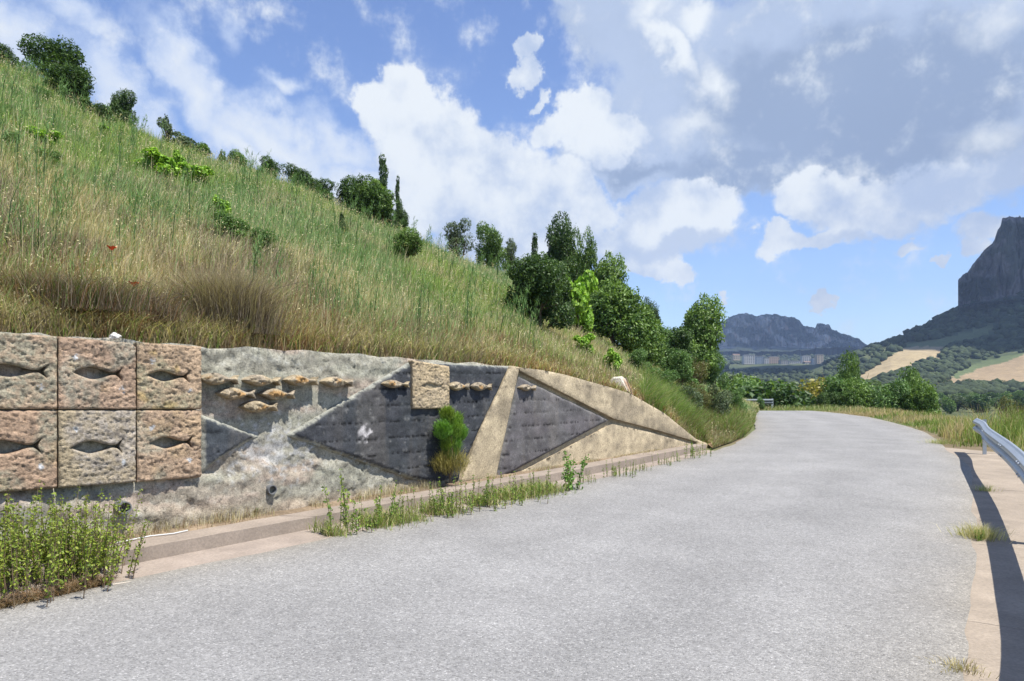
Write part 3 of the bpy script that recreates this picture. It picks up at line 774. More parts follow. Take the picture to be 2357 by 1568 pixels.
# kerb foot line runs parallel to the wall; it closes on the road edge at the bend
ysl = np.linspace(1.5, 15.4, 70)
def wall_at_y(y, n): # point n metres out from the wall whose depth is y
    s = (y-WP0[1]-WN[1]*n)/WD[1]; return np.array((WP0[0]+WD[0]*s+WN[0]*n, y))
kf = []; kb = []; ks = []
for y in ysl:
    n = float(np.interp(y, [4, 8, 12, 14.5, 16.2], [.68, .60, .52, .36, .24])); kf.append(wall_at_y(y, n)); kb.append(wall_at_y(y, max(n-.30, .10)))
    ks.append(wall_at_y(y, -.05))
kf, kb, ks = map(np.array, (kf, kb, ks))
jl = (fbm(ysl*3, ysl*0, 0, 3, 5)-.5)[:, None]*.02*WN
# cast kerb in lengths with open joints
kerb = empty('kerb', (0, 0, 0)); tag(kerb, 'low concrete kerb along the foot of the wall', kind='structure')
cuts = np.linspace(0, len(ysl)-1, 8).astype(int)
for a, b in zip(cuts[:-1], cuts[1:]):
    A = (kb+jl*0)[a:b+1].copy(); B = (kf+jl)[a:b+1].copy()
    A[0] += WD*.006; B[0] += WD*.006
    strip('kerb_stone', A[:, :], B[:, :], zp(A[:, 1])+.128, zp(B[:, 1])+.120, M_SLAB, kerb, .2, (.30,.25,.205), 6, .012, a)
# gutter slab : from kerb foot to below the asphalt edge
gs = empty('gutter', (0, 0, 0)); tag(gs, 'flat concrete gutter between kerb and asphalt', kind='structure')
gcut = np.linspace(0, len(ysl)-1, 8).astype(int)
for a, b in zip(gcut[:-1], gcut[1:]):
    A = kf[a:b+1].copy()-WN*.02; 
    B = np.array([p+WN*float(np.interp(p[1], [4, 8, 12, 14.5, 16.2], [.75, .75, .8, .7, .5])) for p in kf[a:b+1]])
    A[0] += WD*.005; B[0] += WD*.005
    strip('slab', A, B, zp(A[:, 1])-.006, zp(B[:, 1])-.006, M_SLAB, gs, .1, (.33,.275,.23), 5, .006, a+7)
so = strip('soil_strip', ks, kb, zp(ks[:, 1])+.13, zp(kb[:, 1])+.10, M_SOIL, None, .15, (.24,.18,.12), 6, .06, 3); tag(so, kind='structure')

# right-hand footway of cast slabs under the guardrail
RAIL = catmull([(-4.5,-5.6),(-1.2,-1.5),(1.5,1.7),(2.95,3.4),(4.05,5.0),(5.32,6.95),(6.6,9.0),(8.2,11.7),(9.35,13.5),(10.05,14.75)], 10)
fw = empty('footway', (0, 0, 0)); tag(fw, 'cast concrete footway slabs under the guardrail', kind='structure')
FA = offset_line(RAIL, -.95); FB = offset_line(RAIL, .42)
ext = RAIL[-1]+(RAIL[-1]-RAIL[-3])*1.0
for line in (FA, FB): pass
acc = np.r_[0, np.cumsum(np.hypot(*np.diff(RAIL, axis=0).T))]
yj = [-5, -2.2, .3, 2.4, 4.2, 6.35, 9.7, 12.1, 14.75]
ji = [int(np.argmin(np.abs(RAIL[:, 1]-y))) for y in yj]
for a, b in zip(ji[:-1], ji[1:]):
    if b <= a: continue
    A = densify(FA[a:b+1], 3); B = densify(FB[a:b+1], 3); d = (RAIL[min(a+1, len(RAIL)-1)]-RAIL[a]); d /= np.hypot(*d)
    A[0] += d*.008; B[0] += d*.008
    strip('slab', A, B, zp(A[:, 1])-.006, zp(B[:, 1])+.006, M_SLAB, fw, .14, (.33,.275,.215), 10, .006, a)
A = densify(np.array([FA[-1], FA[-1]+(.75, 1.15)]), 6); B = densify(np.array([FB[-1], FB[-1]+(.1, .35)]), 6)
strip('slab', A+(.01, .015), B+(.01, .015), zp(A[:, 1])-.006, zp(B[:, 1])+.006, M_SLAB, fw, .14, (.33,.275,.215), 8, .006, 77)

# ------------------------------------------------------------------ guardrails
M_ZINC = attr_mat('galvanised_steel', .42, 18, .12, .05, .002, spec=.5, metal=.55, base=(.50,.54,.58))
WPROF = [(.0,.155),(.02,.150),(.035,.13),(.078,.095),(.082,.07),(.078,.045),(.03,.018),(.022,0),(.03,-.018),(.078,-.045),(.082,-.07),(.078,-.095),(.035,-.13),(.02,-.150),(0,-.155)]
def w_beam(path, zc, parent, th=.004, side=-1):
    P = np.asarray(path); T = np.gradient(P, axis=0); T /= np.hypot(T[:, 0], T[:, 1])[:, None]; Nn = np.c_[T[:, 1], -T[:, 0]]*side
    prof = WPROF+[(a-th, b*.985) for a, b in WPROF[::-1]]; k = len(prof); V = []
    for i in range(len(P)):
        for a, b in prof: V.append((P[i, 0]+Nn[i, 0]*a, P[i, 1]+Nn[i, 1]*a, zc[i]+b+E))
    Fq = [(i*k+j, i*k+(j+1) % k, (i+1)*k+(j+1) % k, (i+1)*k+j) for i in range(len(P)-1) for j in range(k)]
    m = len(WPROF)
    for s0 in (0, (len(P)-1)*k):
        for j in range(m-1): Fq.append((s0+j, s0+j+1, s0+k-2-j, s0+k-1-j))
    return obj('rail_beam', V, Fq, M_ZINC, parent)
gr = empty('guardrail'); tag(gr, 'galvanised steel guardrail curving along the right edge of the road', 'guardrail')
vis = RAIL[RAIL[:, 1] > -3.5]
BE = densify(vis, 3)
w_beam(BE, zp(BE[:, 1])+.60, gr)
def post(P, d, h, parent, zg):
    n = np.array((d[1], -d[0])); rz = math.atan2(d[1], d[0]); c = np.array(P)+n*.075
    parts = [box((c[0], c[1], zg+h/2-.1+E), (.10, .006, h+.2), rz)]
    for sgn in (-1, 1):
        q = c+n*.03+d*sgn*.05*1.0; parts.append(box((q[0], q[1], zg+h/2-.1+E), (.006, .06, h+.2), rz))
    return obj('post', *join(parts), M_ZINC, parent)
def nearest(y): return int(np.argmin(np.abs(RAIL[:, 1]-y)))
for y in (14.55, 6.6, 4.5, 2.4, .2, -2.0):
    i = nearest(y); d = RAIL[min(i+1, len(RAIL)-1)]-RAIL[max(i-1, 0)]; d /= np.hypot(*d)
    p = post(RAIL[i], d, .74, gr, float(zp(RAIL[i, 1])))
    n = np.array((d[1], -d[0])); q = RAIL[i]+n*.035
    b = obj('spacer', *box((q[0], q[1], float(zp(q[1]))+.60+E), (.16, .075, .20), math.atan2(d[1], d[0])), M_ZINC, gr)
    for sx in (-.05, .05):
        q = RAIL[i]-n*.035+d*sx
        V, Fq = tube([(q[0], q[1], float(zp(q[1]))+.60+E), (q[0]-n[0]*.022, q[1]-n[1]*.022, float(zp(q[1]))+.60+E)], .016, 6)
        obj('bolt', V, Fq, M_ZINC, gr)
for y in (12.2, 9.6, 7.6):
    i = nearest(y); d = RAIL[i+1]-RAIL[i-1]; d /= np.hypot(*d); n = np.array((d[1], -d[0]))
    for k in range(4):
        q = RAIL[i]-n*.083+d*(.1 if k % 2 else -.1); zz = float(zp(q[1]))+.60+(.07 if k > 1 else -.07)+E
        V, Fq = tube([(q[0], q[1], zz), (q[0]-n[0]*.015, q[1]-n[1]*.015, zz)], .016, 6); obj('bolt', V, Fq, M_ZINC, gr)
gf = empty('guardrail'); tag(gf, 'short dull guardrail at the far bend, half hidden by a bush', 'guardrail')
FP = np.array([(10.2,38.9),(11.5,39.0),(12.6,39.05),(13.6,39.0),(14.75,38.6)])
w_beam(densify(FP, 2), np.full(9, .45), gf, side=1).data.materials[0] = attr_mat('dull_zinc', .7, 18, .2, 0, metal=0, base=(.22,.25,.26))
for i in (0, 2, 4):
    post(FP[i], np.array((-1., 0.)), .80, gf, -.18)

# ------------------------------------------------------------------ far mountains
def rock_sheet(name, us, base_v, top_v, depth, rows, rel, colf, talus=.25, fwd=.12, back=.3, seed=0, jag=0, label=None):
    us = np.asarray(us, float); n = len(us); t = np.linspace(0, 1, rows); U, T = np.meshgrid(us, t, indexing='ij')
    bv = np.interp(us, *zip(*base_v)); tv = np.interp(us, *zip(*top_v))
    tv = tv-(fbm(us*.12, us*0, 0, 4, seed)-.5)*jag*2-(fbm(us*.6, us*0, 0, 2, seed+1)-.5)*jag
    V = bv[:, None]*(1-T)+tv[:, None]*T
    x0 = (U-U0)/F
    wq = fbm(U*.03, T*3, 0, 3, seed+6)*3; col = fbm(U*.045+wq*.6, T*2.6, 0, 5, seed+2); colf_ = fbm(U*.16+wq, T*8, 0, 4, seed+3)
    Y = depth*(1-fwd*np.clip((talus-T)/talus, 0, 1)+fwd*.25*T)+rel*((col-.5)*2.2+(colf_-.5)*.7)
    Y = Y+ss(T, .9, 1)*rel*.6
    X = x0*depth + (Y-depth)*x0*1.0; Z = (V0-V)/F*depth
    # a back side, so the mountain is a body and not a screen
    bk = []
    for f, dz in ((.12, -.02), (back, -.25), (back*2, -1.0)):
        bk.append((X[:, -1]+(Y[:, -1]*f)*x0[:, -1], Y[:, -1]*(1+f), Z[:, -1]+dz*Z[:, -1]))
    X = np.c_[X]+0; X = np.column_stack([X]+[b[0] for b in bk]); Y = np.column_stack([Y]+[b[1] for b in bk]); Z = np.column_stack([Z]+[b[2] for b in bk])
    UU = np.column_stack([U]+[us]*3); TT = np.column_stack([T]+[np.ones(n)*1.05]*3)
    nA, nR = X.shape; idx = np.arange(nA*nR).reshape(nA, nR)
    Fq = np.stack([idx[:-1, :-1], idx[1:, :-1], idx[1:, 1:], idx[:-1, 1:]], -1).reshape(-1, 4)
    c = colf(UU.ravel(), TT.ravel(), X.ravel(), Z.ravel())
    o = obj(name, np.c_[X.ravel(), Y.ravel(), Z.ravel()+E], Fq, M_ROCKF, col=c, smooth=False); tag(o, label, kind='structure')
    return X, Y, Z
MESA = [(1480,800),(1560,798),(1630,775),(1648,757),(1664,729),(1690,716),(1702,710),(1728,708),(1742,714),(1752,712),(1781,711),(1800,716),(1818,722),(1826,720),(1838,727),(1850,738),(1862,742),(1877,742),(1880,733),(1890,732),(1908,737),(1914,748),(1930,755),(1950,763),(1975,770),(1990,782),(2005,791),(2030,800),(2060,815),(2120,830)]
def mesa_col(u, t, x, z):
    n = fbm(x*.02, z*.012, 0, 5, 201); s = fbm(u*.2, t*4.0, 0, 3, 202); g = fbm(x*.03, z*.04, 0, 4, 203)
    c = lerp(np.array((.26,.24,.22)), np.array((.14,.135,.13)), ss(n, .4, .62)[:, None])
    c = lerp(c, np.array((.30,.19,.14)), (ss(s, .62, .72)*ss(t, .25, .4)*.7)[:, None])
    c = lerp(c, np.array((.40,.37,.33)), (ss(fbm(u*.4, t*1.5, 0, 3, 207), .58, .70)*.6)[:, None])
    veg = np.clip(ss(g, .44, .54)*.85+ss(u, 1890, 1960)*.8+ss(.34-t+(g-.5)*.4, 0, .12)+ss(t-.90+(s-.5)*.3, 0, .08), 0, 1)
    return lerp(c*1.5, np.array((.03,.042,.026)), veg[:, None])
rock_sheet('mesa', np.arange(1480, 2120, 2.0), [(1480,835),(1640,830),(1800,830),(1950,822),(2120,840)], MESA, 2350, 46, 55, mesa_col, .30, .16, .3, 211, 2.2, 'distant flat-topped limestone mountain')
CLIFF = [(2203,640),(2206,632),(2216,624),(2226,618),(2240,600),(2250,588),(2264,566),(2280,553),(2288,545),(2296,520),(2303,510),(2307,494),(2318,492),(2326,488),(2357,486),(2450,470),(2700,430),(2900,470)]
def cliff_col(u, t, x, z):
    n = fbm(x*.03, z*.02, 0, 5, 221); s = fbm(u*.20, t*1.0, 0, 4, 222); g = fbm(x*.035, z*.05, 0, 4, 223)
    c = lerp(np.array((.23,.20,.19)), np.array((.12,.11,.11)), ss(n, .4, .62)[:, None])
    c = lerp(c, np.array((.32,.28,.25)), (ss(s, .55, .7)*.5)[:, None])
    veg = np.clip(ss(g, .52, .60)*.7+ss(.12-t+(g-.5)*.2, 0, .06), 0, 1)
    return lerp(c*.7, np.array((.03,.042,.025)), veg[:, None])
rock_sheet('cliff', np.concatenate([np.arange(2205, 2400, 1.5), np.arange(2400, 2900, 6)]), [(2205,722),(2250,712),(2357,700),(2700,640),(2900,640)], CLIFF, 900, 60, 20, cliff_col, .12, .05, .45, 231, .9, 'dark limestone cliff above the right-hand slope')
def ridge_col(u, t, x, z):
    n = fbm(u*.05, t*4, 0, 5, 241); g = fbm(u*.12, t*9, 0, 4, 242)
    c = lerp(np.array((.27,.25,.225)), np.array((.17,.155,.14)), ss(n, .4, .6)[:, None])
    return lerp(c, np.array((.07,.085,.05)), (ss(g, .48, .58)*.8)[:, None])
rock_sheet('rocky_ridge', np.arange(560, 1180, 2.5), [(560,700),(1180,760)], [(560,380),(650,392),(700,400),(730,405),(760,413),(785,428),(830,450),(880,485),(930,512),(960,532),(1000,566),(1040,605),(1100,660),(1180,740)], 320, 40, 5, ridge_col, .2, .25, .3, 251, 1.5, 'grey rocky ridge showing behind the grassy slope')

# ------------------------------------------------------------------ village under the mesa
M_WALLS = [attr_mat('render_'+n, .9, 1, .1, 0, base=c) for n, c in (('white', (.48,.48,.48)), ('cream', (.46,.40,.33)), ('blue_grey', (.28,.33,.40)), ('pink', (.48,.37,.30)), ('grey', (.36,.355,.35)))]
M_ROOF = attr_mat('tile_roof', .9, 1, .15, 0, base=(.30,.20,.15)); M_WIN = attr_mat('window_glass', .3, 1, .1, 0, base=(.06,.07,.08), spec=.5)
VIL = [(1686,1701,817,826,1,'low cream house at the left end of the village'),(1710,1735,818,835,0,'white block at the left of the village with a long flat roof'),(1737,1757,821,837,2,'dark blue-grey block between a white block and a tan one'),
 (1757,1767,826,838,0,'narrow white house beside the dark blue-grey block'),(1768,1791,822,841,3,'tallest tan block in the middle of the village'),(1795,1811,830,841,4,'small grey house right of the tan block'),
 (1814,1842,832,842,0,'long low white building in the middle of the village'),(1844,1863,820,834,0,'white block at the right with grey houses below'),(1850,1864,834,842,4,'grey house below the right-hand white block'),
 (1868,1877,826,838,2,'small dark house between two white blocks at the right'),(1878,1892,817,834,1,'cream block at the right end of the village')]
for i, (u0, u1, v0, v1, mi, lab) in enumerate(VIL):
    Y = 1380+(i*37 % 90); a = pt(u0, v1+4, Y); b = pt(u1, v0, Y); w = b[0]-a[0]; h = b[2]-a[2]; cx = (a[0]+b[0])/2; dp = 12.
    h0 = empty('apartment_building' if h > 12 else 'village_house', (cx, Y, a[2])); tag(h0, lab, 'building', 'buildings of the village below the mesa')
    obj('wall', *box((0, 0, h/2), (w, dp, h)), M_WALLS[mi], h0)
    if h > 12: obj('roof', *box((0, 0, h+.4), (w+1, dp+1, .8)), M_WALLS[4], h0)
    else:
        V = [(-w/2-.4, -dp/2-.4, h), (w/2+.4, -dp/2-.4, h), (w/2+.4, dp/2+.4, h), (-w/2-.4, dp/2+.4, h), (-w/2-.4, 0, h+1.8), (w/2+.4, 0, h+1.8)]
        obj('roof', V, [(0,1,5,4),(2,3,4,5),(0,4,3),(1,2,5),(3,2,1,0)], M_ROOF, h0)
    nx = max(2, int(w/4.2)); nz = max(1, int((h-2)/3.2)); wm = None
    for k in range(nx):
        for j in range(nz):
            if wm is None: wm = mesh_of('window', *box((0, 0, 0), (1.9, .3, 1.7)), M_WIN)
            put('window', wm, h0, ((k+.5)/nx*w-w/2, -dp/2-.1, 2.0+j*3.2+ (h-2-nz*3.2)/2+.8))

# unseen clouds placed beyond the frame to shade the right-hand mountain and the mesa
def ico(sub=1):
    import bmesh
    bm = bmesh.new(); bmesh.ops.create_icosphere(bm, subdivisions=sub, radius=1); V = np.array([v.co[:] for v in bm.verts]); T = np.array([[v.index for v in f.verts] for f in bm.faces]); bm.free(); return V, T
IV, IT = ico(3)
M_VAP = attr_mat('cloud_vapour', 1, .01, .03, 0, base=(.9,.9,.92), spec=0)
def cloud(cx, cy, rx, ry, n, seed, label):
  cv = []; ct = []; o_ = 0; rg = np.random.default_rng(seed)
  for k in range(n):
    a = rg.uniform(0, 2*math.pi); q = math.sqrt(rg.uniform(0, 1)); c = np.array((cx+q*rx*math.cos(a), cy+q*ry*math.sin(a), 1480+rg.uniform(-30, 90)))
    Vv = IV*np.array((210, 200, 95))*rg.uniform(.7, 1.2); Vv = Vv*(1+.35*(fbm(IV[:, 0]*3+k, IV[:, 1]*3, IV[:, 2]*3, 3, 5)-.5))[:, None]+c
    cv.append(Vv); ct.append(IT+o_); o_ += len(IV)
  co = obj('cloud', np.vstack(cv), np.vstack(ct), M_VAP, smooth=True); tag(co, label, kind='structure')
cloud(1490, 545, 480, 190, 22, 3, 'unseen broad cumulus shading the right-hand mountain')
cloud(1560, 2010, 330, 180, 16, 4, 'unseen cumulus shading the distant mesa')
HAZE_TOP = 470.0; HAZE_D = .00014

# ------------------------------------------------------------------ leaves and blades
def cards(C, size, Nrm, rng, aspect=.55, fold=.25):
    """rhombic leaves, two triangles each"""
    n = len(C); t = rng.normal(size=(n, 3)); t -= (t*Nrm).sum(1)[:, None]*Nrm; t /= np.linalg.norm(t, axis=1)[:, None]+1e-9; b = np.cross(Nrm, t)
    s = np.asarray(size).reshape(-1, 1)*np.ones((n, 1))
    V = np.empty((n, 4, 3)); V[:, 0] = C-t*s; V[:, 1] = C+b*s*aspect+Nrm*s*fold; V[:, 2] = C+t*s; V[:, 3] = C-b*s*aspect+Nrm*s*fold
    i = np.arange(n)[:, None]*4; T = np.concatenate([i+np.array([[0, 1, 2]]), i+np.array([[0, 2, 3]])], 0)
    return V.reshape(-1, 3), T
def crown(lumps, n, leaf, cols, seed, shell=.35, gap=.0, aspect=.55, up=.5):
    rng = np.random.default_rng(seed); L_ = np.array(lumps, float); w = (L_[:, 3]*L_[:, 4]*L_[:, 5])**(2/3); w /= w.sum()
    k = rng.choice(len(L_), n, p=w); d = rng.normal(size=(n, 3)); d /= np.linalg.norm(d, axis=1)[:, None]
    bump_ = 1+.5*(fbm(d[:, 0]*2.6+k*3.1, d[:, 1]*2.6, d[:, 2]*2.6, 3, seed)-.5)*2
    r = (1-shell*rng.random(n)**1.3)*bump_
    C = L_[k, :3]+d*L_[k, 3:6]*r[:, None]
    g = fbm(C[:, 0]*9, C[:, 1]*9, C[:, 2]*9, 2, seed+5); keep = g > gap; keep &= C[:, 2] > -.02
    C, d, g, r = C[keep], d[keep], g[keep], r[keep]; n = len(C)
    nr = d*.6+rng.normal(size=(n, 3))*.75+np.array((0, 0, up)); nr /= np.linalg.norm(nr, axis=1)[:, None]
    V, T = cards(C, leaf*rng.uniform(.6, 1.3, n), nr, rng, aspect)
    c0, c1, c2 = map(np.array, cols)
    cl = fbm(C[:, 0]*5+3, C[:, 1]*5, C[:, 2]*5, 3, seed+9)
    c = lerp(c0, c1, ss(cl, .35, .65)[:, None]); c = lerp(c, c2, ((rng.random(n) < .10)*.6+ss(r, .95, 1.15)*.25)[:, None])
    c = c*rng.uniform(.75, 1.25, n)[:, None]
    return V, T, np.repeat(c, 4, 0)
def branches(lumps, seed, r0=.025, base=(0, 0)):
    rng = np.random.default_rng(seed); parts = []
    for k, l in enumerate(lumps):
        p0 = np.array((base[0]+rng.uniform(-.01, .01), base[1], 0)); p1 = np.array(l[:3]); m = (p0+p1)/2+rng.normal(size=3)*.03; m[2] = max(m[2], .05)
        parts.append(tube([p0, (p0*.6+m*.4), m, p1], [r0, r0*.8, r0*.6, r0*.2], 6))
        for j in range(4):
            q = p1+rng.normal(size=3)*np.array(l[3:6])*.55; parts.append(tube([m, (m+q)/2+rng.normal(size=3)*.01, q], [r0*.4, r0*.25, r0*.08], 4, False))
    return join(parts)
def lumpset(seed, n, rx, z0, z1, size, taper=0.):
    rng = np.random.default_rng(seed); out = []
    for k in range(n):
        a = rng.uniform(0, 2*math.pi); t = (k+.5)/n; z = z0+(z1-z0)*t; q = rx*math.sqrt(rng.uniform(.05, 1))*(1-taper*t); s = size*rng.uniform(.7, 1.25)*(1-taper*.6*t)
        out.append((q*math.cos(a), q*math.sin(a), z, s, s, s*.9))
    return out
DG = ((.032,.066,.020),(.060,.11,.030),(.15,.22,.06)); MG = ((.065,.125,.03),(.13,.21,.05),(.24,.34,.09)); YG = ((.17,.32,.035),(.27,.44,.055),(.40,.52,.12))
OL = ((.07,.10,.05),(.12,.16,.085),(.20,.25,.14)); PG = ((.06,.12,.035),(.12,.21,.06),(.26,.36,.15)); BR = ((.10,.085,.035),(.13,.14,.045),(.22,.18,.07)); YB = ((.20,.19,.04),(.28,.24,.05),(.10,.15,.04))
PROTO = {}
def proto(key, lumps, n, leaf, cols, seed, **kw):
    V, T, c = crown(lumps, n, leaf, cols, seed, **kw)
    PROTO[key] = (mesh_of('foliage', V, T, M_LEAF, c), mesh_of('trunk', *branches(lumps[:7], seed), M_BARK))
proto('A', lumpset(1, 9, .26, .16, .80, .22), 15000, .020, DG, 1, gap=.30)
proto('A2', lumpset(2, 8, .28, .18, .76, .23), 14000, .021, MG, 2, gap=.32)
proto('B', lumpset(3, 13, .27, .14, .86, .20, .15), 16000, .016, DG, 3, gap=.34)
proto('B2', lumpset(13, 12, .27, .20, .86, .20, .12), 15000, .0165, MG, 13, gap=.36)
proto('C', lumpset(4, 14, .24, .10, .88, .20, 1.05), 10000, .017, DG, 4, gap=.34)
proto('D', lumpset(5, 9, .30, .20, .78, .19), 3600, .042, YG, 5, gap=.36, aspect=.8)
proto('E', lumpset(6, 7, .26, .50, .88, .11), 900, .035, OL, 6, gap=.4)
proto('F', lumpset(7, 9, .24, .30, .84, .17), 7000, .018, OL, 7, gap=.38)
proto('G', lumpset(8, 9, .28, .15, .78, .20), 9000, .020, PG, 8, gap=.34)
proto('H', lumpset(9, 8, .28, .15, .75, .20), 7000, .019, BR, 9, gap=.34)
proto('LA', lumpset(10, 6, .28, .22, .74, .25), 2600, .040, DG, 10, gap=.30)
proto('LB', lumpset(11, 6, .27, .24, .78, .24), 2600, .040, MG, 11, gap=.30)
proto('LC', lumpset(12, 6, .28, .24, .74, .25), 2200, .042, OL, 12, gap=.30)
proto('LY', lumpset(14, 6, .30, .22, .70, .25), 2200, .042, YB, 14, gap=.30)
def tree(name, key, loc, h, w, label, cat, group=None, rz=None, depth=None, part=('crown', 'trunk')):
    r = empty(name, loc, random.uniform(0, 6.28) if rz is None else rz); r.scale = (w, depth or w, h)
    tag(r, label, cat, group); put(part[0], PROTO[key][0], r); put(part[1], PROTO[key][1], r); return r
def uv_tree(u, vb, vt, wpx, key, name, label, cat, group=None, y=None, sink=.0):
    y = y or hill_hit(u, vb); zb = (V0-vb)/F*y; zt = (V0-vt)/F*y
    g = float(hill_z(u, y)); zb = min(zb, g)-sink
    h = (zt-zb); w = wpx/F*y
    return tree(name, key, ((u-U0)/F*y, y, zb+E), h, w, label, cat, group)

T_ = [
 (4,142,100,62,'B','bush','dark bush at the hilltop, cut by the left edge of the picture','bush'),
 (122,218,86,150,'B','tree','biggest dark tree on the hilltop at the far left','tree'),
 (160,250,160,100,'A','bush','dark bush filling in below the biggest hilltop tree','bush'),
 (203,240,204,32,'A2','bush','small dark bush at the lower right foot of the big hilltop tree','bush'),
 (92,238,200,48,'G','bush','low mid-green bush in the grass below the big hilltop tree','bush'),
 (245,292,246,50,'A','bush','small dark bush touching the round tree on the skyline','bush'),
 (277,278,207,62,'A','tree','round dark tree alone on the left skyline','tree'),
 (383,312,262,44,'E','small_tree','spindly see-through little tree on the skyline','tree'),
 (420,336,306,70,'LC','bush','low grey-green scrub on the skyline right of the spindly tree','bush'),
 (458,352,324,52,'LB','bush','low scrub on the skyline, second right of the spindly tree','bush'),
 (366,418,352,92,'D','bright_shrub','bright yellow-green shrub with big leaves, left one of the pair high on the slope','shrub'),
 (412,412,350,40,'D','bright_shrub','narrow upright bright shrub between two wider bright shrubs','shrub'),
 (445,432,378,80,'D','bright_shrub','bright yellow-green shrub with big leaves, right one of the pair high on the slope','shrub'),
 (100,345,292,70,'D','bright_shrub','upper bright leafy shrub near the left edge of the slope','shrub'),
 (112,395,345,78,'G','shrub','pale leafy shrub just below the upper bright one near the left edge','shrub'),
 (30,350,305,56,'G','shrub','leafy shrub closest to the left edge on the upper slope','shrub'),
 (232,315,285,34,'D','bright_shrub','small yellowish shrub below the round skyline tree','shrub'),
 (513,520,450,44,'D','bright_shrub','slim yellow-green sapling in the middle of the slope','shrub'),
 (528,560,490,95,'G','shrub','soft green leafy patch under the slim sapling on the slope','shrub'),
 (602,590,520,60,'G','shrub','green weedy shrub lower right of the slim sapling','shrub'),
 (514,372,350,24,'LB','bush','tiny dark bush on the skyline left of a row of bushes','bush'),
 (562,394,352,54,'A2','bush','left bush of the skyline row above the mid slope','bush'),
 (612,408,368,58,'A','bush','right bush of the skyline row above the mid slope','bush'),
 (688,436,388,80,'B','tree','broad dark tree on the skyline left of the grey ridge','tree'),
 (735,468,412,66,'A','bush','dark green bush lower right of the broad skyline tree','bush'),
 (822,498,402,94,'A','tree','round dark tree at the left of the skyline cluster','tree'),
 (880,500,346,74,'C','tree','tall pointed dark tree at the top of the skyline cluster','tree'),
 (916,510,398,36,'C','tree','slender pointed tree right of the tall pointed one','tree'),
 (876,522,428,92,'A2','tree','bushy tree in front of the tall pointed one','tree'),
 (925,532,486,34,'A','bush','small dark bush at the right end of the skyline cluster','bush'),
 (786,548,490,38,'C','shrub','small dark conical shrub in the grass below the skyline cluster','shrub'),
 (925,612,533,78,'A2','bush','dark round bush alone in the grass right of mid slope','bush'),
 (955,560,552,20,'LB','bush','tiny bush on the grass edge above the lone round bush','bush'),
 (1056,595,500,66,'F','tree','airy grey-green tree on the skyline, left of a trio','tree'),
 (1125,615,514,74,'B2','tree','middle tree of the skyline trio with a leafy top','tree'),
 (1175,630,546,42,'F','tree','right and smallest tree of the skyline trio','tree'),
 (1231,650,530,54,'C','tree','narrow pointed tree standing left of the tallest roadside tree','tree'),
 (1292,700,503,96,'B','tree','tallest tree of the big clump above the sloping wall end','tree'),
 (1340,700,522,66,'B2','tree','leafy tree just right of the tallest one in the clump','tree'),
 (1378,735,580,115,'A2','tree','rounded mid-green tree behind the bright shrub of the clump','tree'),
 (1243,765,588,150,'A','bush','big round dark bush at the left front of the clump','bush'),
 (1328,772,612,84,'D','bright_shrub','bright yellow-green tall shrub between two dark bushes of the clump','shrub'),
 (1435,830,636,155,'A2','bush','big dark bush right of the bright shrub in the clump','bush'),
 (1395,770,655,60,'B','bush','dark bush squeezed between the bright shrub and the big dark bush','bush'),
 (1500,815,692,56,'B','shrub','narrow brownish-green shrub behind the big dark bush','shrub'),
 (1500,835,728,84,'G','shrub','soft light green shrub between the dark bush and the right-hand round tree','shrub'),
 (1588,850,680,128,'A2','tree','round sunny tree at the right end of the clump','tree'),
 (1545,875,756,104,'A','bush','dark bush at the foot of the round sunny tree','bush'),
 (1622,850,735,50,'A','bush','dark bush on the right flank of the round sunny tree','bush'),
 (1343,815,768,48,'D','bright_shrub','small bright shrub in dry grass left of the white rock','shrub'),
 (1412,858,802,40,'D','bright_shrub','small bright leafy sapling above the white rock','shrub'),
 (1470,862,800,60,'G','shrub','green undergrowth under the big dark bush','shrub'),
 (1520,905,845,76,'G','shrub','light green undergrowth right of the white rock','shrub'),
 (1602,912,812,66,'H','shrub','rusty brown-green shrub in front of the right-hand round tree','shrub'),
 (1645,905,800,60,'G','shrub','pale green shrub right of the rusty one','shrub'),
 (1655,975,885,60,'F','shrub','grey-green plant leaning over the asphalt at the inner bend','shrub'),
 (1700,962,890,44,'G','shrub','green plant farthest along the bank at the inner bend','shrub'),
 (1625,965,880,56,'H','shrub','brownish weedy plant on the bank of the inner bend','shrub'),
 (1480,845,688,95,'A2','bush','sunny bush filling the gap left of the right-hand round tree','bush'),
 (1530,868,742,84,'G','bush','pale bush under the left side of the right-hand round tree','bush'),
 (1338,745,556,96,'A2','bush','leafy crown behind and above the tall bright shrub','bush'),
 (1292,752,600,84,'A','bush','dark bush between the big round dark bush and the bright shrub','bush'),
 (1560,905,800,90,'G','bush','light weedy bush under the right-hand round tree','bush'),
 (1590,960,890,70,'F','shrub','grey-green spiky shrub on the bank above the wall toe','shrub'),
]
for (u, vb, vt, w, k, nm, lab, cat) in T_:
    uv_tree(u, vb, vt-6, w*(1.25 if k == 'C' else 1.4 if k in ('B','B2','F') else 1.22), k, nm, lab, cat, 'bushes and trees of the hillside')
